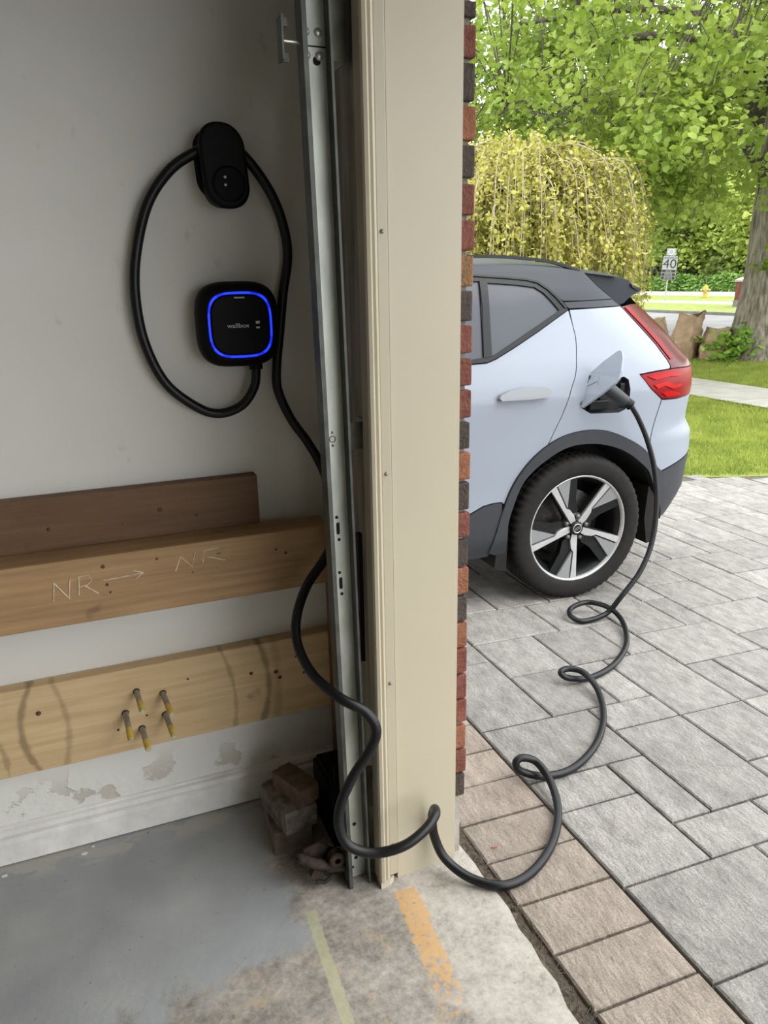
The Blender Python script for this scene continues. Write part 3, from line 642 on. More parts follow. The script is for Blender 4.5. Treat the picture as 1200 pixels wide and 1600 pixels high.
# ------------------------------------------------------------------ loose stack of a block and two bricks in the corner
M['block'] = mat('mossy_concrete_block', (.085, .07, .055), (.22, .19, .15), 30, .9, bump=.6)
M['pbrick'] = mat('old_pinkish_brick', (.095, .06, .043), (.15, .10, .07), 30, .9, bump=.5)
M['dbrick'] = mat('dusty_brown_block', (.095, .072, .056), (.15, .12, .095), 25, .9, bump=.4)
def rough_block(name, c, dims, rz, material, seed):
    random.seed(seed); bm = bmesh.new(); bmesh.ops.create_cube(bm, size=1)
    bmesh.ops.subdivide_edges(bm, edges=list(bm.edges), cuts=3, use_grid_fill=True)
    for v in bm.verts:
        k = sum(abs(abs(a) - .5) < 1e-4 for a in v.co); f = {1: 1, 2: .985, 3: .96}.get(k, 1)
        v.co = Vector((v.co.x * dims[0] * f, v.co.y * dims[1] * f, v.co.z * dims[2] * (f if v.co.z > 0 else 1))) + Vector([random.uniform(-.0016, .0016) for _ in range(3)])
    bmesh.ops.rotate(bm, verts=bm.verts, cent=(0, 0, 0), matrix=Matrix.Rotation(rz, 3, 'Z')); me = bpy.data.meshes.new(name); bm.to_mesh(me); bm.free()
    me.materials.append(material); o = bpy.data.objects.new(name, me); COL.objects.link(o); o.location = c; return o
tag(rough_block('paving_block', (.370, 1.716, .036), (.105, .17, .072), -.03, M['dbrick'], 1), 'dusty brown block lowest in the corner stack on the garage floor', 'block')
tag(rough_block('concrete_block', (.374, 1.697, .1055), (.094, .160, .066), .20, M['block'], 2), 'mossy grey concrete block in the middle of the corner stack', 'block')
tag(rough_block('clay_brick', (.394, 1.686, .1665), (.062, .126, .055), .40, M['pbrick'], 3), 'reddish clay brick lying on top of the corner stack', 'brick')
b = MB(); b.box((.470, 1.60, 0), (.555, 1.78, .17), .006); b.box((.478, 1.61, .17), (.55, 1.77, .185), .004); b.tube([(.49, 1.62, .18), (.50, 1.66, .205), (.54, 1.70, .185)], .006, 8)
tag(b.build('black_box', M['black_plastic']), 'black plastic box in the dark corner behind the track', 'box')
random.seed(4)
for (x, y, s, lab) in ((-.156, 1.845, .010, 'white paint flake on the floor near the baseboard'), (-.352, 1.842, .009, 'white paint flake on the floor at the left frame edge'), (-.135, 1.866, .005, 'tiny white paint flake beside the larger flake')):
    pts = [(x + s * random.uniform(.6, 1.1) * math.cos(a), y + s * .8 * random.uniform(.6, 1.1) * math.sin(a), .001) for a in np.linspace(0, 2 * PI, 8)[:-1]]
    b = MB(); b.prism(pts, (0, 0, .0012)); tag(b.build('paint_flake', M['paint_chip']), lab, 'paint flake')

# ------------------------------------------------------------------ car
CYB = 2.80; CYC = 3.73
FZ = [(0.1, .09), (.30, .03), (.55, .028), (.80, .012), (.95, 0), (1.02, .012), (1.10, .038), (1.40, .158), (1.52, .222), (1.57, .275), (1.60, .36)]
XR = [(0.1, 2.86), (.28, 2.90), (.40, 2.98), (.60, 3.0), (.70, 2.99), (.76, 2.94), (.90, 2.95), (1.06, 2.95), (1.10, 2.90), (1.20, 2.82), (1.36, 2.65), (1.46, 2.60), (1.6, 2.55)]
def itp(z, T): return float(np.interp(z, [p[0] for p in T], [p[1] for p in T]))
def smooth_itp(z, T, h=.02): return (itp(z - h, T) + 2 * itp(z, T) + itp(z + h, T)) / 4
def side_y(x, z):
    t = min(1, max(0, (x - (smooth_itp(z, XR) - .55)) / .55)); f = min(1, max(0, (-.75 - x) / .6))
    return CYB + smooth_itp(z, FZ) + .34 * (1 - math.sqrt(max(0, 1 - t * t))) + .40 * (1 - math.sqrt(max(0, 1 - f * f)))
def side_n(x, z):
    e = .004; dx = (side_y(x + e, z) - side_y(x - e, z)) / (2 * e); dz = (side_y(x, z + e) - side_y(x, z - e)) / (2 * e)
    return Vector((dx, -1, dz)).normalized()
def shrink(poly, g):
    n = len(poly); A = sum(poly[i][0] * poly[(i + 1) % n][1] - poly[(i + 1) % n][0] * poly[i][1] for i in range(n)); sg = 1 if A > 0 else -1; out = []
    for i in range(n):
        p0, p1, p2 = Vector(poly[i - 1]), Vector(poly[i]), Vector(poly[(i + 1) % n])
        a = (p1 - p0).normalized(); c = (p2 - p1).normalized(); na = Vector((-a.y, a.x)) * sg; nc = Vector((-c.y, c.x)) * sg
        k = na + nc; d = max(.35, 1 + na.dot(nc)); q = p1 + k * (g / d); out.append((q.x, q.y))
    return out
def panel(name, poly, material, parent, off=0.0, gap=.0, thick=.012, holes=(), grid=.045, crown=0.0):
    """body panel: outline (x, z) on the car's side, given the curvature of the side and a folded-in rim"""
    if gap: poly = shrink(poly, gap)
    loops = [[Vector((x, 0, z)) for x, z in poly]] + [[Vector((x, 0, z)) for x, z in h] for h in holes]
    flat = [v for l in loops for v in l]
    bm = bmesh.new(); bv = [bm.verts.new(v) for v in flat]
    for t in tessellate_polygon(loops):
        try: bm.faces.new([bv[i] for i in t])
        except ValueError: pass
    xs_ = [v.x for v in flat]; zs_ = [v.z for v in flat]
    for lo, hi, no in ((min(xs_), max(xs_), (1, 0, 0)), (min(zs_), max(zs_), (0, 0, 1))):
        k = math.floor(lo / grid) + 1
        while k * grid < hi:
            bmesh.ops.bisect_plane(bm, geom=list(bm.verts) + list(bm.edges) + list(bm.faces), plane_co=tuple(c * k * grid for c in no), plane_no=no, dist=1e-5); k += 1
    bmesh.ops.remove_doubles(bm, verts=list(bm.verts), dist=1e-5); bm.verts.index_update()
    V_ = []; Nn = []
    for v in bm.verts:
        x, z = v.co.x, v.co.z; nn = side_n(x, z); p = Vector((x, side_y(x, z), z)) + nn * off; V_.append(p); Nn.append(nn)
    F_ = []
    for f in bm.faces:
        idx = [v.index for v in f.verts]; q = (V_[idx[1]] - V_[idx[0]]).cross(V_[idx[2]] - V_[idx[0]])
        if q.y > 0: idx = idx[::-1]
        F_.append(tuple(idx))
    # rim
    he = {}
    for f in F_:
        for i in range(len(f)): he[(f[i], f[(i + 1) % len(f)])] = 1
    for (a, c) in list(he):
        if (c, a) in he: continue
        o = len(V_); pa, pc = V_[a], V_[c]; V_ += [pa, pc, pc - Nn[c] * thick, pa - Nn[a] * thick]
        rn = (pc - pa).cross(-Nn[a]); rn = -rn.normalized() if rn.length > 1e-9 else Nn[a]; Nn += [rn] * 4; F_.append((o + 1, o, o + 3, o + 2))
    bm.free()
    me = bpy.data.meshes.new(name); me.from_pydata([tuple(p) for p in V_], [], F_); me.materials.append(material)
    me.polygons.foreach_set('use_smooth', [True] * len(F_)); me.update(); me.normals_split_custom_set_from_vertices([tuple(q) for q in Nn])
    o = bpy.data.objects.new(name, me); COL.objects.link(o); return adopt(o, parent)

car = thing('car', 'white compact SUV with black roof plugged in on the paved driveway', 'car', (.75, CYC, -.02))
seam = [(2.079, 1.326), (2.085, 1.264), (2.089, 1.20), (2.075, 1.123), (2.058, 1.05), (2.028, .988), (1.986, .872), (1.925, .742)]
belt = [(1.02, 1.10), (1.30, 1.110), (1.542, 1.12), (1.615, 1.122), (1.662, 1.135), (1.759, 1.176), (1.903, 1.242), (1.999, 1.29), (2.076, 1.327)]
arch_out = [(1.637, 0.258), (1.67, 0.356), (1.699, 0.45), (1.756, 0.578), (1.833, 0.675), (1.925, 0.742), (2.019, 0.778), (2.129, 0.79), (2.221, 0.781), (2.294, 0.76), (2.382, 0.722), (2.46, 0.679), (2.52, 0.627), (2.572, 0.569), (2.617, 0.535)]
arch_in = [(1.726, 0.219), (1.728, 0.367), (1.751, 0.462), (1.799, 0.573), (1.858, 0.634), (1.92, 0.675), (1.993, 0.711), (2.069, 0.728), (2.16, 0.726), (2.23, 0.715), (2.315, 0.689), (2.392, 0.651), (2.46, 0.603), (2.521, 0.549), (2.57, 0.459), (2.663, 0.307)]
port = [(2.09, 0.896), (2.150, .930), (2.198, 0.958), (2.273, 0.999), (2.292, 1.021), (2.321, 1.025), (2.346, 1.010), (2.354, 0.966), (2.352, 0.909), (2.335, 0.872), (2.302, 0.86), (2.142, 0.867)]
def sm2(P, k=4): return [(q.x, q.z) for q in catmull([(x, 0, z) for x, z in P], k)]
arch_out = sm2(arch_out); arch_in = sm2(arch_in)
G_ = .0022
rd = panel('rear_door', belt[::-1] + [(1.02, .425), (1.40, .445), (1.536, .459), (1.602, .487), (1.654, .494), (1.697, .493)] + [q for q in arch_out if 1.71 < q[0] < 1.92] + [(1.925, .742)] + sm2(seam[1:-1][::-1], 3), M['white_paint'], car, gap=G_)
panel('front_door', [(1.01, 1.10), (.55, 1.085), (.08, 1.06), (.05, .90), (.10, .62), (.16, .425), (1.01, .425)], M['white_paint'], car, gap=G_)
fa = [(-.57 + .445 * math.cos(a), .33 + .445 * math.sin(a)) for a in np.linspace(0.1, PI - .05, 16)]
panel('front_wing', [(.07, 1.055), (.04, .90), (.09, .62), (.15, .43), (-.10, .40)] + fa + [(-1.18, .36), (-1.30, .60), (-1.28, .80), (-1.05, .92), (-.5, 1.0)], M['white_paint'], car, gap=G_)
qp = [(2.082, 1.328), (2.223, 1.331), (2.397, 1.334), (2.411, 1.326), (2.478, 1.249), (2.562, 1.153), (2.612, 1.077), (2.623, 1.050), (2.612, 1.040), (2.51, 1.037), (2.413, 1.029), (2.479, .957), (2.556, .903), (2.533, .815), (2.512, .718), (2.520, .627)] + [q for q in arch_out if 1.935 < q[0] < 2.50][::-1] + [(1.927, .744)] + sm2(seam[1:-1][::-1], 3)
q_ = panel('quarter_panel', qp, M['white_paint'], car, gap=G_, holes=[port])
# lower bumper, upper bumper, arches and sills
rbz = [(.90, 2.935), (.80, 2.925), (.76, 2.925), (.70, 2.975), (.60, 2.985)]
panel('rear_bumper', [(2.556, .900), (2.671, .893), (2.80, .895)] + [(x, z) for z, x in rbz] + [(2.833, .576), (2.714, .556), (2.617, .537)] + [q for q in arch_out if 2.525 < q[0] < 2.612][::-1] + [(2.52, .627), (2.512, .718), (2.533, .815)], M['white_paint'], car, gap=G_, off=.002)
panel('bumper_cladding', [(2.600, .520), (2.617, .534), (2.714, .553), (2.833, .573), (2.985, .597), (2.975, .45), (2.93, .34), (2.85, .275), (2.755, .262), (2.675, .272)], M['clad'], car, gap=G_, off=.004)
panel('wheel_arch', arch_out + [(2.640, .50), (2.690, .262)] + arch_in[::-1], M['clad'], car, off=.012, thick=.03)
panel('sill_cladding', [(1.699, .45), (1.697, .492), (1.654, .493), (1.602, .486), (1.536, .457), (1.40, .443), (1.02, .423), (.16, .423), (-.10, .40), (-.10, .24), (1.30, .235), (1.641, .235), (1.67, .356)], M['clad'], car, gap=.001, off=.006, thick=.03)
fin = [(-.57 + .395 * math.cos(a), .33 + .395 * math.sin(a)) for a in np.linspace(-.15, PI + .15, 20)]; fout = [(-.57 + .46 * math.cos(a), .33 + .46 * math.sin(a)) for a in np.linspace(-.15, PI + .15, 20)]
panel('wheel_arch', fout + fin[::-1], M['clad'], car, off=.012, thick=.03)
# wheel-well liners
for pts in (arch_in, fin[::-1]):
    b = MB(); vs = []
    for x, z in pts: vs += [(x, side_y(x, z) - .004, z), (x, 3.12, z)]
    b.add(vs, [(2 * i, 2 * i + 1, 2 * i + 3, 2 * i + 2) for i in range(len(pts) - 1)], True)
    b.add([(x, 3.12, z) for x, z in pts], [tuple(range(len(pts)))]); b.build('wheel_well_liner', M['hole'], car)
# windows
frame_out = [(2.076, 1.328), (2.034, 1.379), (1.99, 1.422), (1.944, 1.451), (1.892, 1.462), (1.773, 1.473), (1.626, 1.482), (1.30, 1.492), (.95, 1.488), (.62, 1.45), (.30, 1.30), (.02, 1.10), (.02, 1.065), (.55, 1.09)]
glass_r = [(1.687, 1.451), (1.833, 1.44), (1.921, 1.428), (1.961, 1.403), (1.992, 1.37), (2.027, 1.327), (2.005, 1.315), (1.798, 1.218), (1.668, 1.157), (1.647, 1.150)]
glass_m = [(1.649, 1.458), (1.40, 1.466), (1.12, 1.466), (1.08, 1.13), (1.30, 1.132), (1.548, 1.140), (1.604, 1.146)]
glass_f = [(1.00, 1.465), (.66, 1.425), (.36, 1.28), (.16, 1.13), (.55, 1.115), (.97, 1.125)]
panel('window_frame', belt[:-1][::-1][::-1] + frame_out, M['trim_black'], car, holes=[glass_r, glass_m, glass_f], gap=.001, off=.001)
for nm, g in (('rear_side_window', glass_r), ('door_window', glass_m), ('front_side_window', glass_f)): panel(nm, shrink(g, -.006), M['tint'], car, off=-.006, thick=.004, grid=.09)
panel('window_divider', [(1.649, 1.460), (1.683, 1.459), (1.672, 1.403), (1.645, 1.148), (1.604, 1.143), (1.637, 1.342)], M['trim_black'], car, off=.004)
panel('belt_moulding', [(1.02, 1.102), (1.30, 1.112), (1.542, 1.122), (1.615, 1.124), (1.662, 1.138), (1.759, 1.179), (1.903, 1.245), (1.999, 1.293), (2.06, 1.321), (2.055, 1.332), (1.99, 1.303), (1.895, 1.256), (1.752, 1.190), (1.655, 1.148), (1.61, 1.134), (1.54, 1.132), (1.30, 1.122), (1.02, 1.112)], M['trim_black'], car, off=.006, thick=.006)
panel('frame_moulding', [(2.070, 1.338), (2.034, 1.381), (1.99, 1.424), (1.944, 1.453), (1.892, 1.464), (1.773, 1.475), (1.626, 1.484), (1.30, 1.492), (1.30, 1.486), (1.626, 1.477), (1.773, 1.467), (1.888, 1.456), (1.938, 1.444), (1.982, 1.415), (2.026, 1.372), (2.060, 1.330)], M['trim_black'], car, off=.006, thick=.006)
# black roof side, lower black strip, roof, rail, spoiler
panel('roof_pillar', [(2.058, 1.3655), (2.034, 1.383), (1.99, 1.426), (1.944, 1.455), (1.892, 1.466), (1.773, 1.477), (1.626, 1.486), (1.30, 1.496), (.95, 1.492), (.62, 1.455), (.62, 1.49), (.95, 1.525), (1.30, 1.532), (1.641, 1.530), (1.835, 1.527), (1.987, 1.518), (2.097, 1.508), (2.218, 1.489), (2.28, 1.426), (2.356, 1.3675), (2.153, 1.3645)], M['roof_black'], car, gap=.001)
panel('pillar_strip', [(2.082, 1.333), (2.060, 1.362), (2.153, 1.3635), (2.358, 1.3665), (2.400, 1.337), (2.223, 1.3335)], M['roof_black'], car, gap=.001, off=-.002)
b = MB(); rows = []
edge_r = [(.30, 1.36), (.62, 1.488), (.95, 1.523), (1.30, 1.530), (1.641, 1.528), (1.835, 1.525), (1.987, 1.516), (2.097, 1.506), (2.218, 1.487), (2.42, 1.462)]
for (x, z) in edge_r:
    y0 = side_y(min(x, 2.22), z); top = z + .055 if x > .5 else z + .03
    r = []
    for t in (0, .08, .2, .4, .7, 1): r.append((x, y0 + (CYC - y0) * t, z + (top - z) * (1 - (1 - t) ** 3)))
    r += [(x, 2 * CYC - q[1], q[2]) for q in r[:-1][::-1]]; rows.append(r)
nr = len(rows[0]); b.add([p for r in rows for p in r], [(i * nr + j, (i + 1) * nr + j, (i + 1) * nr + j + 1, i * nr + j + 1) for i in range(len(rows) - 1) for j in range(nr - 1)], True)
b.build('roof', M['roof_black'], car)
rail = [(.75, 1.540), (1.0, 1.558), (1.35, 1.563), (1.653, 1.563), (1.788, 1.561), (1.944, 1.551), (2.041, 1.540), (2.106, 1.527), (2.173, 1.508), (2.215, 1.494)]
for sgn in (0, 1):
    b = MB(); yy = 3.06 if not sgn else 2 * CYC - 3.06; P = catmull([(x, yy, z) for x, z in rail], 5); vs = []
    for p in P: vs += [(p.x, p.y - .012, p.z - .007), (p.x, p.y - .010, p.z + .006), (p.x, p.y + .010, p.z + .006), (p.x, p.y + .012, p.z - .007)]
    b.add(vs, [(4 * i + j, 4 * i + (j + 1) % 4, 4 * i + 4 + (j + 1) % 4, 4 * i + 4 + j) for i in range(len(P) - 1) for j in range(4)] + [(3, 2, 1, 0)]); b.build('roof_rail', M['trim_black'], car)
sp = [(2.237, 1.490), (2.339, 1.481), (2.43, 1.467), (2.499, 1.449), (2.529, 1.420), (2.561, 1.407), (2.554, 1.389), (2.519, 1.376), (2.478, 1.342), (2.440, 1.334), (2.391, 1.379), (2.318, 1.425)]
b = MB(); secs = []
for y, sc_, up_ in ((3.045, .985, 0), (3.06, 1.0, .004), (3.15, 1.02, .012), (3.35, 1.04, .018), (CYC, 1.06, .02), (2 * CYC - 3.35, 1.04, .018), (2 * CYC - 3.06, 1.0, .004), (2 * CYC - 3.045, .985, 0)):
    secs.append([(2.35 + (x - 2.35) * (sc_ if x > 2.35 else 1), y, 1.41 + (z - 1.41) * (sc_ if sc_ < 1 else 1) + up_) for x, z in sp])
loft(b, secs, smooth=False); b.build('spoiler', M['roof_black'], car)
b = MB(); b.prism([(2.505, 3.035, 1.432), (2.575, 3.045, 1.411), (2.575, 3.045, 1.404), (2.56, 3.045, 1.392), (2.512, 3.035, 1.418)], (0, .05, 0)); b.build('spoiler_fin', M['roof_black'], car)
# tail lamp
lu = [(2.407, 1.330), (2.478, 1.251), (2.562, 1.155), (2.612, 1.079), (2.624, 1.052), (2.617, 1.041), (2.66, 1.041), (2.93, 1.03), (2.88, 1.09), (2.81, 1.19), (2.72, 1.28), (2.655, 1.336), (2.50, 1.338)]
tl = panel('tail_lamp', lu, M['lamp_dark'], car, gap=.001, off=.002)
panel('upper_lens', [(2.425, 1.325), (2.500, 1.245), (2.582, 1.150), (2.632, 1.080), (2.66, 1.083), (2.61, 1.155), (2.53, 1.25), (2.463, 1.328)], M['lamp_red'], tl, off=.006, thick=.006)
panel('lower_lens', [(2.413, 1.026), (2.51, 1.034), (2.64, 1.039), (2.93, 1.028), (2.935, .905), (2.80, .897), (2.671, .896), (2.556, .905), (2.479, .957)], M['lamp_red'], tl, gap=.001, off=.003)
panel('lamp_stripe', [(2.455, 1.016), (2.60, 1.022), (2.70, 1.012), (2.69, 1.000), (2.60, 1.006), (2.50, .998)], M['lamp_bright'], tl, off=.008, thick=.006)
panel('lamp_stripe', [(2.49, .975), (2.57, .985), (2.64, .962), (2.70, .965), (2.70, .950), (2.63, .944), (2.565, .966), (2.515, .956)], M['lamp_bright'], tl, off=.008, thick=.006)
panel('lamp_stripe', [(2.545, .935), (2.60, .940), (2.69, .922), (2.69, .910), (2.585, .913)], M['lamp_bright'], tl, off=.008, thick=.006)
# charging port: bowl behind the opening, socket, flap
b = MB(); pv = [Vector((x, side_y(x, z), z)) for x, z in port]; pin = [Vector((2.24 + (p.x - 2.24) * .88, side_y(p.x, p.z) + .05, .945 + (p.z - .945) * .88)) for p in pv]
np_ = len(pv); b.add(pv + pin, [(i, (i + 1) % np_, np_ + (i + 1) % np_, np_ + i) for i in range(np_)]); b.add(pin, [tuple(range(np_))]); pt = b.build('charge_port', M['clad'], car)
def disc(cx, cz, y, r, d, mname, nm, par, sx=1.0):
    b = MB(); loft(b, [[(cx + r * sx * math.cos(q), yy, cz + r * math.sin(q)) for q in np.linspace(0, 2 * PI, 25)[:-1]] for yy in (y, y - d)]); return b.build(nm, M[mname], par)
disc(2.245, .945, 2.86, .046, .035, 'hole', 'socket', pt); b = MB(); b.box((2.14, 2.815, .878), (2.25, 2.83, .925), .008); b.build('latch', M['trim_black'], pt); b = MB(); b.box((2.305, 2.815, .93), (2.335, 2.83, .995), .006); b.build('latch', M['trim_black'], pt)
fl_ = [(2.081, 2.813, 0.91), (2.095, 2.826, 0.961), (2.14, 2.825, 1.051), (2.168, 2.779, 1.103), (2.198, 2.718, 1.155), (2.2005, 2.705, 1.157), (2.199, 2.692, 1.151), (2.192, 2.676, 1.130), (2.171, 2.655, 1.075), (2.160, 2.652, 1.045), (2.148, 2.661, 1.023), (2.119, 2.715, 0.97), (2.081, 2.79, 0.904)]
b = MB(); b.prism(fl_, (.012, .002, -.004)); fp = b.build('charge_flap', M['white_paint'], car)
b = MB(); b.prism([(2.112, 2.822, .985), (2.124, 2.826, 1.012), (2.150, 2.766, 1.045), (2.140, 2.760, 1.02)], (-.006, 0, .003)); b.build('flap_rib', M['white_paint'], fp)
b = MB(); b.tube([(2.078, 2.806, .915), (2.135, 2.818, 1.04)], .006, 8); b.build('flap_hinge', M['clad'], fp)
# door handle
hd = [(1.645, 0.972), (1.655, 0.986), (1.70, 1.000), (1.771, 1.010), (1.874, 1.005), (1.905, 0.993), (1.907, 0.972), (1.882, 0.961), (1.819, 0.958), (1.656, 0.961)]
h_ = panel('door_handle', hd, M['satin'], rd, off=.026, thick=.022, grid=.02)
panel('handle_cup', [(1.665, 0.954), (1.727, 0.958), (1.819, 0.956), (1.83, 0.940), (1.80, .926), (1.76, 0.921), (1.707, 0.929)], M['white_paint'], rd, off=.001, thick=.002)
# closed inner body so the car is solid: lower tub and cabin
b = MB(); rings = []
for x in np.linspace(-1.42, 2.93, 60):
    zt = float(np.interp(x, [-1.42, -1.25, -.6, .0, .5, .8, 2.2, 2.42, 2.62, 2.80, 2.93], [.70, .90, 1.02, 1.06, 1.38, 1.50, 1.48, 1.36, 1.16, .98, .90]))
    near = min(abs(x - 2.14), abs(x + .57)); za = .30 if near > .46 else .33 + math.sqrt(max(0, .46 ** 2 - near ** 2)) + .02
    za = min(za, zt - .1); r = []
    for z in np.linspace(za, zt, 12): r.append((x, min(side_y(min(x, 2.9), z) + .035, CYC - .3), z))
    low = [(x, 3.13, .26), (x, 3.13, za)] if near < .46 else [(x, min(r[0][1] + .04, 3.2), .26), (x, min(r[0][1] + .02, 3.2), .28)]
    r = low + r; r = [(x, CYC, .24)] + r + [(x, CYC, zt + .02)]; rings.append(r + [(q[0], 2 * CYC - q[1], q[2]) for q in r[1:-1][::-1]])
loft(b, rings, smooth=False); b.build('body_shell', M['hole'], car)
# rear face: tailgate, rear window, rear bumper across the back
def cross(name, zs, material, xoff=0.0, y0f=.30):
    b = MB(); rows = []
    for z in zs:
        xr = smooth_itp(z, XR) + xoff; xe = xr - .03; ye = side_y(xe, z); r = [(xe, ye, z)]
        for t in (.15, .4, .7, 1.0): r.append((xr + .03 * math.sin(t * PI / 2), ye + (CYC - ye) * t, z))
        rows.append(r + [(q[0], 2 * CYC - q[1], q[2]) for q in r[:-1][::-1]])
    k = len(rows[0]); b.add([p for r in rows for p in r], [(i * k + j, i * k + j + 1, (i + 1) * k + j + 1, (i + 1) * k + j) for i in range(len(rows) - 1) for j in range(k - 1)], True); return b.build(name, material, car)
cross('rear_lower_valance', (.27, .35, .45, .59), M['clad'], -.02); cross('rear_bumper_face', (.60, .66, .70, .74, .76), M['white_paint']); cross('tailgate', (.765, .85, .95, 1.04, 1.10), M['white_paint']); cross('rear_window', (1.105, 1.2, 1.3, 1.37), M['tint'])
# far side of the body, plain
b = MB(); xs2 = np.linspace(-1.2, 2.9, 40); zs2 = np.linspace(.42, 1.10, 10)
vs = [(x, 2 * CYC - side_y(x, z), z) for x in xs2 for z in zs2]
fs = [(i * 10 + j, i * 10 + j + 1, i * 10 + 11 + j, i * 10 + 10 + j) for i in range(39) for j in range(9) if not (min(abs((xs2[i] + xs2[i + 1]) / 2 - 2.14), abs((xs2[i] + xs2[i + 1]) / 2 + .57)) < .42 and zs2[j] < .70)]
b.add(vs, fs, True); b.build('far_side_panel', M['white_paint'], car)

# wheels
def make_wheel(cx, cy, cz, face=-1):
    """face -1: outer side toward -Y"""
    W = lambda r, d: (r, d * (-face))
    b = MB(); n_ = 180; prof = [(.252, -.090), (.259, -.104), (.268, -.112), (.285, -.1165), (.305, -.1175), (.322, -.1155), (.336, -.109), (.346, -.099), (.3505, -.086), (.3525, -.070), (.353, -.066), (.346, -.064), (.346, -.058), (.3535, -.056), (.354, -.032), (.347, -.030), (.347, -.022), (.354, -.020), (.354, 0)]
    prof = prof + [(r, -d) for r, d in prof[:-1][::-1]]
    vs = []
    for (r, d) in prof:
        for j in range(n_):
            rr = r
            if j % 3 == 0 and r > .344: rr = r - .0065
            if j % 3 == 0 and .334 < r <= .344: rr = r - .002
            a = 2 * PI * j / n_; vs.append((cx + rr * math.cos(a), cy + d, cz + rr * math.sin(a)))
    b.add(vs, [(i * n_ + j, (i + 1) * n_ + j, (i + 1) * n_ + (j + 1) % n_, i * n_ + (j + 1) % n_) for i in range(len(prof) - 1) for j in range(n_)], True)
    wh = b.build('tyre', M['tyre'], car); c = (cx, cy, cz)
    b = MB(); b.lathe([W(.253, -.088), W(.260, -.100), W(.2595, -.1045), W(.254, -.1045), W(.2495, -.098), W(.246, -.086)][:: 1 if face < 0 else -1], c, 'Y', 72); b.build('rim_lip', M['alloy'], wh)
    b = MB(); b.lathe([W(.248, -.09), W(.232, -.07), W(.218, -.02), W(.215, .09)][:: 1 if face < 0 else -1], c, 'Y', 64); b.build('rim_barrel', M['wheel_black'], wh)
    b = MB(); b.lathe([W(0, .03), W(.165, .03), W(.165, .045)], c, 'Y', 40); b.build('brake_disc', M['brake'], wh)
    b = MB(); b.prism([(cx + .17 * math.cos(a), cy + face * -.0, cz + .17 * math.sin(a)) for a in np.linspace(.5, 1.7, 8)] + [(cx + .10 * math.cos(a), cy, cz + .10 * math.sin(a)) for a in np.linspace(1.7, .5, 8)], (0, -.03 * face, 0)); b.build('brake_caliper', M['brake'], wh)
    b = MB(); b.lathe([W(0, .06), W(.218, .06)], c, 'Y', 40); b.build('inner_shield', M['hole'], wh)
    def pol(u, v, a, d):
        u *= 1.045; v *= 1.045
        ca, sa = math.cos(a), math.sin(a); du = (-sa, -ca); dv = (-ca, sa)
        return (cx + (u * du[0] + v * dv[0]) * (-face), cy + face * -d, cz + u * du[1] + v * dv[1])
    for k in range(5):
        a = math.radians(6.6 + 72 * k); hz = lambda u: -.082 - .016 * min(1, max(0, (u - .05) / .15))
        def plate(pts, nm, mname, par, dd=0.0, th=.018):
            b = MB(); P = [pol(u, v, a, hz(u) + dd) for u, v in pts]; Q = [pol(u, v, a, hz(u) + dd + th) for u, v in pts]; m_ = len(P); b.add(P + Q, [])
            for t in tessellate_polygon([[Vector((u, v, 0)) for u, v in pts]]): b.f.append(tuple(t)); b.sm.append(False); b.mi.append(0)
            for i in range(m_): j = (i + 1) % m_; b.f.append((i, j, m_ + j, m_ + i)); b.sm.append(False); b.mi.append(0)
            o = b.build(nm, M[mname], par); bm = bmesh.new(); bm.from_mesh(o.data); bmesh.ops.recalc_face_normals(bm, faces=list(bm.faces)); bm.to_mesh(o.data); bm.free(); return o
        plate([(.04, -.022), (.10, -.026), (.240, -.036), (.242, .0), (.232, .070), (.224, .082), (.208, .108), (.12, .062), (.065, .052), (.04, .022)], 'spoke', 'wheel_black', wh, .012, .03)
        plate([(.030, -.013), (.095, -.019), (.239, -.034), (.241, -.0035), (.115, -.0035), (.098, .010), (.060, .018), (.030, .014)], 'bright_blade', 'alloy', wh)
        plate([(.112, .0035), (.241, .0035), (.238, .035), (.230, .072)], 'satin_blade', 'alloy_matte', wh, .001)
        la = math.radians(6.6 + 72 * k + 38); q = (cx - .057 * math.sin(la) * (-face), cy, cz - .057 * math.cos(la))
        b = MB(); b.lathe([W(0, -.088), W(.008, -.088), W(.0105, -.084), W(.0105, -.06)], q, 'Y', 12); b.build('lug_nut', M['brake'], wh)
    b = MB(); b.lathe([W(0, -.074), W(.07, -.074), W(.075, -.05)], c, 'Y', 32); b.build('hub', M['wheel_black'], wh)
    b = MB(); b.lathe([W(0, -.096), W(.028, -.0955), W(.033, -.093), W(.034, -.07)], c, 'Y', 32); b.build('centre_cap', M['wheel_black'], wh)
    b = MB(); b.lathe([W(.0195, -.0955), W(.0195, -.0975), W(.0235, -.0975), W(.0235, -.0955)], c, 'Y', 32)
    for dz in (-.004, .004): b.prism([(cx - .015, cy + face * .0955, cz + dz - .0025 - .006), (cx + .015, cy + face * .0955, cz + dz - .0025 + .006), (cx + .015, cy + face * .0955, cz + dz + .001 + .006), (cx - .015, cy + face * .0955, cz + dz + .001 - .006)], (0, face * .0015, 0))
    b.prism([(cx + .013, cy + face * .0955, cz + .015), (cx + .026, cy + face * .0955, cz + .028), (cx + .028, cy + face * .0955, cz + .018)], (0, face * .0015, 0)); b.build('wheel_badge', M['chrome'], wh)
    return wh
wr = make_wheel(2.128, 2.928, .300)
_c = Vector((2.128, 2.90, .300)); _sc = lambda k: Matrix.Diagonal((k, 1, k, 1))
for o_ in [wr] + list(wr.children): o_.data.transform(Matrix.Translation(_c + Vector((0, 0, .007))) @ Matrix.Rotation(math.radians(-2.0), 4, 'Z') @ _sc(1.024) @ Matrix.Translation(-_c))
make_wheel(-.575, 2.928, .353)
make_wheel(2.125, 2 * CYC - 2.928, .300, 1)
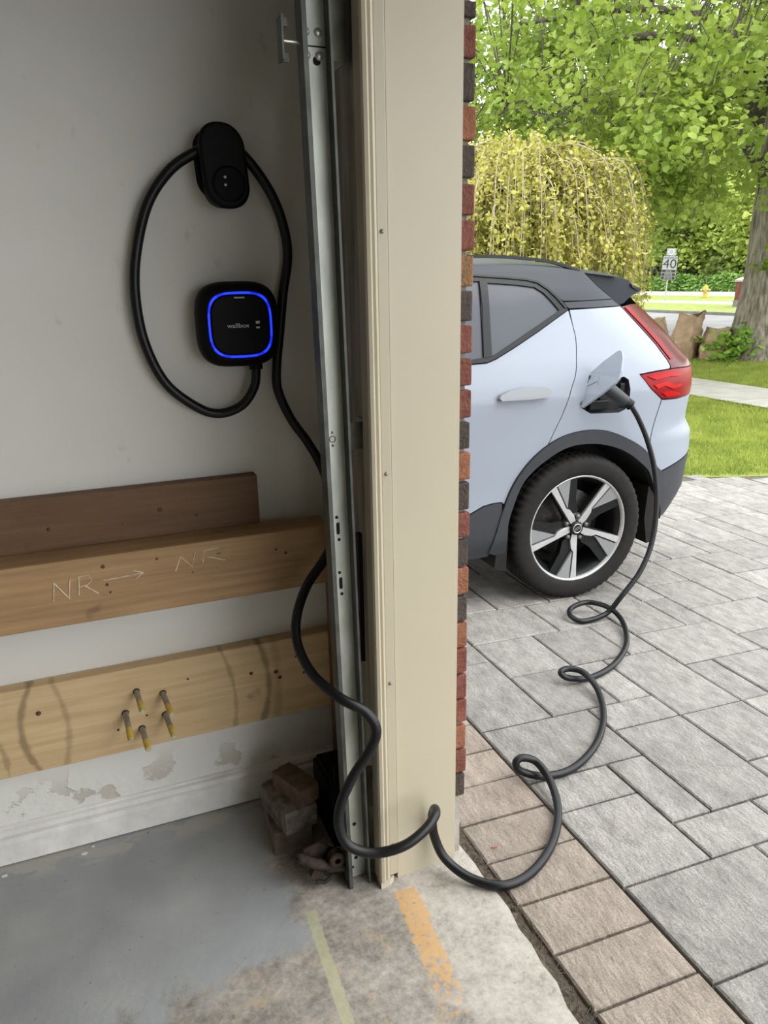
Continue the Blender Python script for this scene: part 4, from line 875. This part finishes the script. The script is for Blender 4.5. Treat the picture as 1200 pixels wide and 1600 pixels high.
make_wheel(-.575, 2 * CYC - 2.928, .353, 1)
# mud flaps
b = MB(); b.prism([(2.545, 2.84, .470), (2.60, 2.84, .40), (2.600, 2.84, .17), (2.560, 2.84, .165), (2.535, 2.84, .30)], (0, .22, 0)); b.build('mud_flap', M['tyre'], car)
b = MB(); b.prism([(1.700, 2.835, .36), (1.742, 2.835, .36), (1.735, 2.835, .145), (1.672, 2.835, .175)], (0, .22, 0)); b.build('mud_flap', M['tyre'], car)

# ------------------------------------------------------------------ lawn, walk, road
def strip(name, x0, x1, y0, y1, dz, material, nx=12, ny=24, parent=None, edge=None):
    b = MB(); xs_ = np.linspace(x0, x1, nx); ys_ = np.linspace(0, 1, ny); vs = []
    for x in xs_:
        a = y0 if edge is None else max(y0, edge(x))
        for t in ys_: vs.append((x, a + (y1 - a) * t, ground(x) + dz))
    b.add(vs, [(i * ny + j, (i + 1) * ny + j, (i + 1) * ny + j + 1, i * ny + j + 1) for i in range(nx - 1) for j in range(ny - 1)], True); return b.build(name, material, parent)
lw = strip('lawn', -2.0, 12.6, -4.6, 40, -.012, M['grass'], 40, 40, edge=lambda x: lawn_edge(x) - .03); struct(lw, 'mown front lawn beside the driveway')
b = MB(); X_ = [8.05, 8.6, 9.0, 9.4]; k = 0
for i, y in enumerate(np.arange(1.6, 32, 1.5)):
    x0, x1 = 8.05, 9.40
    b.add([(x0, y, ground(x0) + .012), (9.0, y, ground(9) + .012), (x1, y, ground(x1) + .012), (x1, y + 1.485, ground(x1) + .012), (9.0, y + 1.485, ground(9) + .012), (x0, y + 1.485, ground(x0) + .012)], [(0, 1, 4, 5), (1, 2, 3, 4)])
struct(b.build('sidewalk', M['walk']), 'pale concrete sidewalk crossing the lawn')
struct(strip('road', 12.6, 21.2, -30, 70, -.06, M['road'], 8, 8), 'grey asphalt street beyond the lawn')
b = MB()
for x, in ((12.5,), (21.2,)):
    b.add([(x, -30, ground(x) - .1), (x + .15, -30, ground(x) - .1), (x + .15, 70, ground(x) - .1), (x, 70, ground(x) - .1), (x, -30, ground(x) + .04), (x + .15, -30, ground(x) + .04), (x + .15, 70, ground(x) + .04), (x, 70, ground(x) + .04)], [(4, 5, 6, 7), (0, 4, 7, 3), (1, 2, 6, 5)])
struct(b.build('kerb', M['kerb']), 'concrete kerb on both sides of the street')
struct(strip('verge', 21.35, 25.2, -30, 75, .03, M['grass'], 4, 8), 'grass verge across the street')
struct(strip('far_sidewalk', 25.2, 26.4, -30, 75, .04, M['walk'], 4, 8), 'pale far sidewalk across the street')
struct(strip('far_lawn', 26.4, 30.6, -30, 75, .03, M['grass'], 4, 8), 'strip of lawn behind the far sidewalk')
struct(strip('far_drive', 30.6, 33.8, -30, 75, .04, M['walk'], 4, 8), 'pale paved lane in front of the far hedge')
struct(strip('far_ground', 33.8, 110, -60, 130, .03, M['grass'], 10, 10), 'grass under the distant trees')
# grass blades
rng = np.random.default_rng(7)
def blades(name, n_, xr, yr, hgt, label, excl=None):
    x = rng.uniform(*xr, n_); y = rng.uniform(*yr, n_); keep = y > lawn_edge(x) + .01 + rng.uniform(-.03, .05, n_)
    if excl: keep &= ~((x > excl[0]) & (x < excl[1]))
    x, y = x[keep], y[keep]; n_ = len(x); z = np.interp(x, [5, 9, 13], [ground(5), ground(9), ground(13)]); z = np.where(x < 5, -.04 * (x - .81), z) - .014
    a = rng.uniform(0, 2 * PI, n_); h = hgt * rng.uniform(.5, 1.3, n_); lean = rng.normal(0, .35, (n_, 2)) * h[:, None]; w_ = .0035 + .0015 * rng.random(n_); w_ = w_ * (hgt / .04)
    P0 = np.stack([x - w_ * np.cos(a), y - w_ * np.sin(a), z], 1); P1 = np.stack([x + w_ * np.cos(a), y + w_ * np.sin(a), z], 1); P2 = np.stack([x + lean[:, 0], y + lean[:, 1], z + h], 1)
    Vv = np.stack([P0, P1, P2], 1).reshape(-1, 3); o = mesh_np(name, Vv, np.arange(3 * n_).reshape(-1, 3), M['blade']); stuff(o); o['label'] = label; o['category'] = 'grass'
blades('lawn_grass', 90000, (4.2, 8.05), (3.5, 9.5), .045, 'bright green grass blades on the near lawn')
blades('verge_grass', 40000, (9.4, 12.5), (6.5, 15), .055, 'grass around the big tree between sidewalk and street')

# ------------------------------------------------------------------ foliage tools
LEAF = np.array([(0, 0, 0), (-.42, .18, .10), (-.36, .62, .12), (0, 1, -.05), (.36, .62, .12), (.42, .18, .10)])
LF = np.array([(0, 3, 2, 1), (0, 5, 4, 3)])
def leaves(name, C, size, material, parent, droop=.5, aspect=1.0, jitter=.35, facing=None):
    n_ = len(C); s = size * (1 + rng.uniform(-jitter, jitter, n_))
    yaw = rng.uniform(0, 2 * PI, n_); pitch = -droop + rng.normal(0, .5, n_); roll = rng.normal(0, .5, n_)
    d = np.stack([np.cos(yaw) * np.cos(pitch), np.sin(yaw) * np.cos(pitch), np.sin(pitch)], 1)
    sd = np.stack([-np.sin(yaw), np.cos(yaw), np.zeros(n_)], 1); up = np.cross(sd, d); up *= -1
    s2 = sd * np.cos(roll)[:, None] + up * np.sin(roll)[:, None]; u2 = np.cross(s2, d)
    Vv = C[:, None, :] + s[:, None, None] * (LEAF[None, :, 0:1] * aspect * s2[:, None, :] + LEAF[None, :, 1:2] * d[:, None, :] + LEAF[None, :, 2:3] * u2[:, None, :])
    F_ = (LF[None] + (np.arange(n_) * 6)[:, None, None]).reshape(-1, 4); o = mesh_np(name, Vv.reshape(-1, 3), F_, material, parent); return stuff(o)
def clusters(centres, per, rad, flat=.6):
    k = len(centres); P = rng.normal(0, 1, (k, per, 3)); P /= np.linalg.norm(P, axis=2, keepdims=True); P *= (rng.random((k, per, 1)) ** .5) * rad; P[:, :, 2] *= flat
    P[:, :, 2] -= .35 * (P[:, :, 0] ** 2 + P[:, :, 1] ** 2) / rad; return (np.asarray(centres)[:, None, :] + P).reshape(-1, 3)
def trunk(name, pts, rad, material, parent, n_=20, rough=.08, seed=1):
    P = catmull(pts, 6); R = np.interp(np.linspace(0, 1, len(P)), np.linspace(0, 1, len(rad)), rad); r_ = random.Random(seed); b = MB(); vs = []
    ph = [r_.uniform(0, 6) for _ in range(4)]
    for i, p in enumerate(P):
        for j in range(n_):
            a = 2 * PI * j / n_; f = 1 + rough * (.5 * math.sin(5 * a + ph[0]) + .3 * math.sin(9 * a + ph[1] + i * .1) + .3 * math.sin(3 * a + ph[2]))
            vs.append((p.x + R[i] * f * math.cos(a), p.y + R[i] * f * math.sin(a), p.z))
    b.add(vs, [(i * n_ + j, i * n_ + (j + 1) % n_, (i + 1) * n_ + (j + 1) % n_, (i + 1) * n_ + j) for i in range(len(P) - 1) for j in range(n_)], True); return b.build(name, material, parent)

# ------------------------------------------------------------------ big maple at the kerb
TX, TY = 12.35, 11.05
gz = ground(TX)
mp_ = thing('maple_tree', 'large maple with thick furrowed trunk and bright overhanging leaves', 'tree', (TX, TY, gz))
trunk('trunk', [(TX, TY, gz - .1), (TX, TY, gz + .15), (TX + .02, TY, gz + .7), (TX + .05, TY, gz + 1.5), (TX + .05, TY + .02, gz + 2.6), (TX, TY, gz + 4.5), (TX, TY, gz + 8)], [.80, .66, .55, .48, .45, .40, .25], M['bark'], mp_, 48, .05)
cc = []
while len(cc) < 640:
    a = rng.uniform(0, 2 * PI); r = 6.8 * math.sqrt(rng.random()); z = rng.uniform(2.9, 9.0)
    if r > 6.8 * math.sqrt(max(0, 1 - ((z - 4.6) / 5.0) ** 2)): continue
    if z < 4.0 and r < 3.2: continue
    cc.append((TX + r * math.cos(a), TY + r * math.sin(a), z))
# hanging boughs seen from the garage
for (x, y, z0, z1, k) in ((7.9, 9.2, 2.6, 4.2, 9), (8.3, 9.0, 2.4, 4.0, 9), (9.4, 9.8, 2.9, 3.6, 5), (11.3, 10.0, 2.5, 3.6, 6), (7.6, 9.8, 3.0, 4.5, 8), (10.8, 9.2, 2.9, 3.7, 6)):
    for _ in range(k): cc.append((x + rng.normal(0, .45), y + rng.normal(0, .45), rng.uniform(z0, z1)))
cc = np.array(cc)
leaves('foliage', clusters(cc, 105, .56, .75), .094, M['leaf_maple'], mp_, .55, 1.15)
b = MB(); random.seed(6)
limbs = []
for k in range(14):
    a = 2 * PI * k / 14 + random.uniform(-.2, .2); h = random.uniform(2.9, 5.5); L_ = random.uniform(4, 6.2); e = (TX + L_ * math.cos(a), TY + L_ * math.sin(a), h + random.uniform(.2, 2.0))
    P = catmull([(TX, TY, gz + h - .5), (TX + .35 * L_ * math.cos(a), TY + .35 * L_ * math.sin(a), h + 1.0), e], 6); limbs += P; b.tube(P, list(np.linspace(.13, .02, len(P))), 7)
b.build('limbs', M['bark_dark'], mp_)
LP = np.array([tuple(p) for p in limbs]); b = MB()
for c in cc[::1]:
    q = LP[np.argmin(((LP - c) ** 2).sum(1))]
    if np.linalg.norm(q - c) < 3.2: mid_ = (q + c) / 2 + np.array([0, 0, .25]); b.tube(catmull([q, mid_, c, c + np.array([rng.normal(0, .15), rng.normal(0, .15), -.4])], 3), [.018, .016, .014, .012, .011, .010, .009, .008, .007, .005], 4, False)
stuff(b.build('twigs', M['bark_dark'], mp_))
for k, (x, y, z) in enumerate(((12.0, 10.55, 2.1), (11.75, 10.65, 1.75))): leaves('trunk_shoot', clusters([(x, y, z)], 22, .22, .9), .14, M['leaf_maple'], mp_, .4, 1.1)

# ------------------------------------------------------------------ sparse tree behind the weeping tree
def broad_tree(name, label, x, y, h, crown_r, z0, leaf, mleaf, ncl, per, crad, group=None, trunks=3, mb='bark_dark', tr=.12, flat=.7):
    gz_ = ground(x); t = thing(name, label, 'tree', (x, y, gz_), group); r_ = random.Random(int(x * 100 + y)); b = MB(); L2 = []
    for k in range(trunks):
        a = 2 * PI * k / trunks + r_.uniform(-.4, .4); sp_ = crown_r * .55
        P = catmull([(x + .1 * math.cos(a), y + .1 * math.sin(a), gz_ - .05), (x + .18 * sp_ * math.cos(a), y + .18 * sp_ * math.sin(a), gz_ + z0 * .8), (x + .6 * sp_ * math.cos(a), y + .6 * sp_ * math.sin(a), gz_ + (z0 + h) / 2), (x + sp_ * math.cos(a), y + sp_ * math.sin(a), gz_ + h * .9)], 6)
        b.tube(P, list(np.linspace(tr, tr * .15, len(P))), 7); L2 += P[6:]
    b.build('trunk', M[mb], t); c = []
    while len(c) < ncl:
        q = rng.normal(0, 1, 3); q /= np.linalg.norm(q); q *= (.35 + .65 * rng.random() ** .6); c.append((x + q[0] * crown_r, y + q[1] * crown_r, gz_ + z0 + (h - z0) * (.5 + .5 * q[2])))
    c = np.array(c); leaves('foliage', clusters(c, per, crad, flat), leaf, mleaf, t, .4, 1.0)
    b = MB(); LQ = np.array([tuple(p) for p in L2])
    for cp in c[::2]: q = LQ[np.argmin(((LQ - cp) ** 2).sum(1))]; b.tube([q, (q + cp) / 2 + np.array([0, 0, .1]), cp], [tr * .2, tr * .15, tr * .07], 4, False)
    stuff(b.build('branches', M[mb], t)); return t
broad_tree('young_tree', 'slender green tree with several dark stems behind the weeping tree', 9.1, 16.4, 9.5, 3.3, 2.6, .105, M['leaf_fresh'], 150, 70, .55, trunks=5, tr=.10)
broad_tree('young_tree', 'fresh green tree behind the maple boughs left of the trunk', 15.0, 19.5, 9.0, 3.6, 2.2, .19, M['leaf_fresh'], 150, 46, .7, trunks=3)

for (x, y, h, r, ml, lab) in ((2.2, 21.0, 10, 3.6, 'leaf_fresh', 'broad green tree on the neighbouring lot, nearest of that row'), (-3.0, 24.0, 11, 4.2, 'leaf_far', 'dark green tree on the neighbouring lot behind the garage'), (5.6, 29.0, 12, 4.6, 'leaf_far2', 'pale green tree at the back of the neighbouring lot')):
    broad_tree('garden_tree', lab, x, y, h, r, 1.0, .24, M[ml], 170, 40, .95, 'trees on the neighbouring lot', 3)

# ------------------------------------------------------------------ weeping tree
WX, WY = 5.45, 9.0; wz = ground(WX)
wt = thing('weeping_tree', 'yellow-green weeping tree with bare hanging twigs behind the car', 'tree', (WX, WY, wz))
b = MB(); b.tube(catmull([(WX, WY, wz - .05), (WX + .05, WY, 1.0), (WX - .05, WY, 2.0), (WX, WY, 2.7)], 5), list(np.linspace(.11, .07, 16)), 10); b.build('trunk', M['bark_pale'], wt)
b = MB(); bt = MB(); LC = []; random.seed(21)
for k in range(520):
    a = 2 * PI * random.random(); R_ = random.uniform(.4, 1.68); zt = 2.52 + random.uniform(0, .62) * (1 - (R_ / 2.2) ** 2) + random.uniform(-.45, .15) + .10 * math.sin(5 * a)
    ca, sa = math.cos(a), math.sin(a); zb = random.uniform(.5, 1.7); o1 = random.uniform(-.12, .12)
    P = catmull([(WX, WY, 2.35 + random.uniform(-.4, .3)), (WX + .5 * R_ * ca, WY + .5 * R_ * sa, zt), (WX + .88 * R_ * ca, WY + .88 * R_ * sa, zt - .08 + o1), (WX + R_ * ca, WY + R_ * sa, zt - .5), (WX + R_ * 1.03 * ca, WY + R_ * 1.03 * sa, (zt + zb) / 2 - .1), (WX + R_ * 1.02 * ca + random.uniform(-.06, .06), WY + R_ * 1.02 * sa, zb)], 5)
    th = .010 if k % 9 else .020
    (b if k % 9 else bt).tube(P, list(np.linspace(th, .003, len(P))), 4, False)
    for p in P[4:]:
        for _ in range(6): LC.append((p.x + random.gauss(0, .05), p.y + random.gauss(0, .05), p.z + random.gauss(0, .06)))
bt.build('branches', M['bark_pale'], wt); stuff(b.build('hanging_twigs', M['bark_pale'], wt))
leaves('foliage', np.array(LC), .052, M['leaf_weep'], wt, .7, .8)

# ------------------------------------------------------------------ distant trees, hedge, house
far = [(38, 58, 12, 5.0, 2.0, 'leaf_far', 'mid green distant tree left of the sign, above the car roof'), (43, 50, 11, 4.8, 1.2, 'leaf_far2', 'pale fresh green distant tree right behind the speed sign'), (44, 45, 13, 4.6, 1.6, 'leaf_far', 'mid green distant tree behind the fire hydrant'),
       (43.5, 35, 12, 4.2, 2.6, 'leaf_far3', 'greyish distant tree beside the big maple trunk'), (36, 68, 13, 5.5, 1.5, 'leaf_far2', 'pale distant tree behind the weeping tree'), (30, 74, 14, 6.0, 1.5, 'leaf_far', 'tall distant tree far left behind the slender tree'), (64, 58, 16, 6.5, 2.0, 'leaf_far', 'tall distant tree in the last row'), (56, 66, 15, 6.5, 2.0, 'leaf_far2', 'tall pale distant tree in the last row')]
for (x, y, h, r, z0, ml, lab) in far: broad_tree('background_tree', lab, x, y, h, r, z0, .42, M[ml], 190, 34, 1.35, 'distant trees across the street', 2, 'bark_dark', .28)
broad_tree('background_tree', 'bright spring green tree just beyond the hedge, between hydrant and maple trunk', 38.5, 34.5, 7.5, 3.2, .9, .30, M['leaf_far2'], 150, 42, 1.0, 'distant trees across the street', 2, 'bark_dark', .2)
broad_tree('background_tree', 'bright spring green tree just beyond the hedge, above the speed sign', 39.0, 41.5, 8.0, 3.4, 1.2, .30, M['leaf_far2'], 150, 42, 1.0, 'distant trees across the street', 2, 'bark_dark', .2)
for (x, y, r, h, ml, lab) in ((38.5, 49.5, 2.6, 3.0, 'leaf_far', 'round mid green bush left of the speed sign'), (39.5, 43.5, 2.4, 2.6, 'leaf_far3', 'greyish bush right of the speed sign'), (40, 37.5, 2.6, 3.2, 'leaf_far', 'mid green bush behind the hydrant lawn'), (38, 55.5, 2.8, 3.4, 'leaf_far2', 'pale bush beyond the spoiler of the car')):
    t = thing('background_bush', lab, 'bush', (x, y, ground(x)), 'distant bushes'); q = rng.normal(0, 1, (150, 3)); q /= np.linalg.norm(q, axis=1, keepdims=True); q[:, 2] = np.abs(q[:, 2]); q *= .6 + .4 * rng.random((150, 1))
    leaves('foliage', clusters(q * np.array([r, r, h]) + np.array([x, y, ground(x) + .1]), 26, .55, .8), .30, M[ml], t, .3); b = MB()
    for k in range(5): b.tube([(x, y, ground(x)), (x + r * .5 * math.cos(k * 1.3), y + r * .5 * math.sin(k * 1.3), ground(x) + h * .8)], .06, 6)
    b.build('stems', M['bark_dark'], t)
hd_ = thing('hedge', 'low dark green hedge along the far pale lane', 'hedge', (35, 38, ground(35)))
C = np.stack([rng.uniform(34.2, 36.4, 15000), rng.uniform(22, 62, 15000), np.zeros(15000)], 1); C[:, 2] = ground(35) + .95 * (1 - ((C[:, 0] - 35.3) / 1.2) ** 2) * rng.uniform(.3, 1.0, 15000) ** .5 * (1 + .12 * np.sin(C[:, 1] * 1.7)); leaves('foliage', C, .2, M['leaf_ivy'], hd_, .3)
b = MB(); b.box((34.6, 22, ground(34.6)), (36.0, 62, ground(35) + .45), .1); b.build('core', M['leaf_ivy'], hd_)
hs = thing('house', 'brick house half hidden behind the distant trees', 'house', (52, 46, ground(52)))
gzh = ground(50)
b = MB(); b.box((49.5, 36, gzh - .3), (57, 52, gzh + 4.2)); b.build('wall', M['house'], hs)
b = MB(); b.prism([(49.0, 35.5, gzh + 4.2), (57.6, 35.5, gzh + 4.2), (53.3, 35.5, gzh + 6.8)], (0, 17, 0)); b.build('roof', M['bark_dark'], hs)
for y in (38, 42, 46, 50):
    b = MB(); b.box((49.4, y - .7, gzh + 1.2), (49.55, y + .7, gzh + 2.8)); wv = b.build('window', M['house_trim'], hs); b = MB(); b.box((49.35, y - .6, gzh + 1.3), (49.45, y + .6, gzh + 2.7)); b.build('pane', M['house_glass'], wv)

# ------------------------------------------------------------------ street things
sx_, sy_ = 25.95, 29.0; sg = ground(sx_) + .03
fx = (Vector((-sx_, -sy_, 0))).normalized(); rz = math.atan2(fx.x, -fx.y)      # sign faces down the street toward the house
SR = Matrix.Rotation(rz - .12, 4, 'Z')
ss = thing('road_sign', 'white speed limit sign reading 40 on a leaning steel post', 'sign', (sx_, sy_, sg))
tilt = Matrix.Translation((sx_, sy_, sg)) @ SR @ Matrix.Rotation(.055, 4, 'Y')
def sgn_box(a, c, nm, mname, par=None):
    b = MB(); b.box(a, c, .004); b.v = [tuple(tilt @ Vector(p)) for p in b.v]; return b.build(nm, M[mname], par or ss)
b = MB(); b.tube([(0, 0, -.1), (0, 0, 2.30)], .032, 8); b.v = [tuple(tilt @ Vector(p)) for p in b.v]; b.build('post', M['steel'], ss)
pn = sgn_box((-.32, -.045, .96), (.32, -.03, 2.02), 'sign_plate', 'sign_white'); sgn_box((-.20, -.045, 2.04), (.20, -.03, 2.36), 'top_plate', 'sign_white')
sgn_box((-.30, -.05, .98), (.30, -.044, 1.12), 'black_band', 'sign_black', pn); sgn_box((-.30, -.05, 1.14), (.30, -.044, 1.27), 'black_band', 'sign_black', pn); sgn_box((-.30, -.05, 1.30), (.30, -.044, 1.42), 'black_band', 'sign_black', pn)
def sgn_text(t_, size, z, mname, y=-.052, sx=1.0): return text_mesh('lettering', t_, size, M[mname], tilt @ at(0, y, z), ss, .002, sx)
sgn_text('MAXIMUM', .13, 1.93, 'sign_black', -.047); sgn_text('40', .56, 1.665, 'sign_black', -.047, 1.1); sgn_text('km/h', .13, 1.36, 'sign_white', -.053); sgn_text('AREA', .15, 1.205, 'sign_white', -.053); sgn_text('ENDS', .15, 1.05, 'sign_white', -.053)
b = MB(); b.lathe([(.10, -.002), (.10, -.006), (.13, -.006), (.13, -.002)], (0, -.045, 2.20), 'Y', 20); b.v = [tuple(tilt @ Vector(p)) for p in b.v]; b.build('round_mark', M['print_grey'], ss)
hx, hy = 28.98, 29.6; hg = ground(hx) + .03
hy_ = thing('fire_hydrant', 'yellow fire hydrant on the strip of lawn across the street', 'hydrant', (hx, hy, hg))
b = MB(); b.lathe([(.20, 0), (.20, .05), (.13, .06), (.115, .30), (.12, .36)], (hx, hy, hg), 'Z', 18); b.build('barrel', M['hyd_yellow'], hy_)
b = MB(); b.lathe([(.15, .36), (.15, .40), (.125, .41), (.12, .48), (.09, .55), (.04, .58), (.035, .63), (0, .635)], (hx, hy, hg), 'Z', 18); b.build('bonnet', M['hyd_yellow'], hy_)
for d in ((1, -1), (-1, 1), (-.7, -.7)):
    v = Vector((d[0], d[1], 0)).normalized(); b = MB(); b.tube([Vector((hx, hy, hg + .34)), Vector((hx, hy, hg + .34)) + v * .19], .06, 10); o = b.build('nozzle', M['hyd_yellow'], hy_)
    b = MB(); b.tube([Vector((hx, hy, hg + .34)) + v * .18, Vector((hx, hy, hg + .34)) + v * .23], .07, 8); b.build('nozzle_cap', M['steel'], o)
px_, py_ = 24.2, 22.6; pg = ground(px_)
pl = thing('gate_pillar', 'red brick pillar with a sloped cap half hidden by the maple trunk', 'pillar', (px_, py_, pg))
b = MB(); b.box((px_ - .3, py_ - .3, pg + .25), (px_ + .3, py_ + .3, pg + .95), .01); b.build('brickwork', M['pillar_red'], pl)
b = MB(); b.box((px_ - .33, py_ - .33, pg - .1), (px_ + .33, py_ + .33, pg + .26), .01); b.build('plinth', M['kerb'], pl)
b = MB(); b.prism([(px_ - .34, py_ - .34, pg + .95), (px_ + .34, py_ - .34, pg + .95), (px_ + .34, py_ - .34, pg + 1.02), (px_, py_ - .34, pg + 1.12), (px_ - .34, py_ - .34, pg + 1.02)], (0, .68, 0)); b.build('cap', M['house_trim'], pl)

# paper yard-waste bags
def paper_bag(name, label, c, w_, d_, h, rz_, lean, material, seed, open_top=True):
    r_ = random.Random(seed); bag = thing(name, label, 'paper bag', c, 'paper yard bags at the kerb'); b = MB(); rings = []; n_ = 28
    for i, t in enumerate(np.linspace(0, 1, 12)):
        rr = []; bulge = 1 + .10 * math.sin(PI * t) ; 
        for j in range(n_):
            a = 2 * PI * j / n_; ca, sa = math.cos(a), math.sin(a); p = 5.0
            x = w_ / 2 * math.copysign(abs(ca) ** (2 / p), ca) * bulge; y = d_ / 2 * math.copysign(abs(sa) ** (2 / p), sa) * bulge * (1 - .35 * max(0, t - .6))
            x += .018 * math.sin(7 * a + 4 * t + seed) + r_.uniform(-.012, .012); y += .018 * math.cos(5 * a + 7 * t) + r_.uniform(-.012, .012)
            z = h * t + (.05 * math.sin(2 * a + seed) + r_.uniform(-.02, .02) if t > .95 else 0)
            x += lean[0] * t * t; y += lean[1] * t * t; v = Matrix.Rotation(rz_, 3, 'Z') @ Vector((x, y, z)); rr.append((c[0] + v.x, c[1] + v.y, c[2] + v.z))
        rings.append(rr)
    loft(b, rings, smooth=False, cap0=True, cap1=False); b.build('paper_wall', material, bag)
    top = rings[-1]; cen = Vector((sum(p[0] for p in top) / n_, sum(p[1] for p in top) / n_, sum(p[2] for p in top) / n_ - (.10 if open_top else -.02)))
    b = MB(); b.add(top + [tuple(cen)], [(j, (j + 1) % n_, n_) for j in range(n_)]); b.build('opening', M['bark_dark'] if open_top else material, bag)
    rim = [Vector(p) for p in top]; b = MB(); b.tube(rim + [rim[0]], .012, 5, False); b.build('rolled_rim', material, bag); return bag
gb = ground(11.3)
paper_bag('paper_bag', 'tall upright brown paper yard bag with its open top turned to the street', (11.15, 11.80, gb - .01), .50, .42, .86, .5, (.16, -.05), M['paper'], 3)
paper_bag('paper_bag', 'slumped brown paper yard bag partly hidden by leafy shoots', (11.46, 11.42, gb - .01), .50, .42, .56, .9, (.20, -.12), M['paper'], 5, False)
paper_bag('paper_bag', 'pale paper yard bag standing behind, just above the red tail lamp', (11.25, 12.75, gb - .01), .48, .40, .72, .2, (-.05, .1), M['paper_pale'], 9, False)
paper_bag('paper_bag', 'low pale paper bag lying beside the car silhouette', (10.85, 12.05, gb - .01), .45, .40, .40, .7, (.0, .0), M['paper_pale'], 12, False)
# leafy shoots at the trunk foot
sh = thing('leafy_shoots', 'bright green leafy shoots at the foot of the maple', 'shrub', (11.62, 11.05, gb))
C = rng.normal(0, 1, (420, 3)) * np.array([.22, .22, .16]) + np.array([11.62, 11.08, gb + .24]); C[:, 2] = np.maximum(C[:, 2], gb + .02); leaves('foliage', C, .12, M['leaf_sucker'], sh, .2, 1.1)
b = MB()
for k in range(14): a = k * .9; b.tube([(11.62, 11.08, gb - .02), (11.62 + .3 * math.cos(a), 11.08 + .3 * math.sin(a), gb + .3)], .006, 4)
b.build('stems', M['bark_pale'], sh)
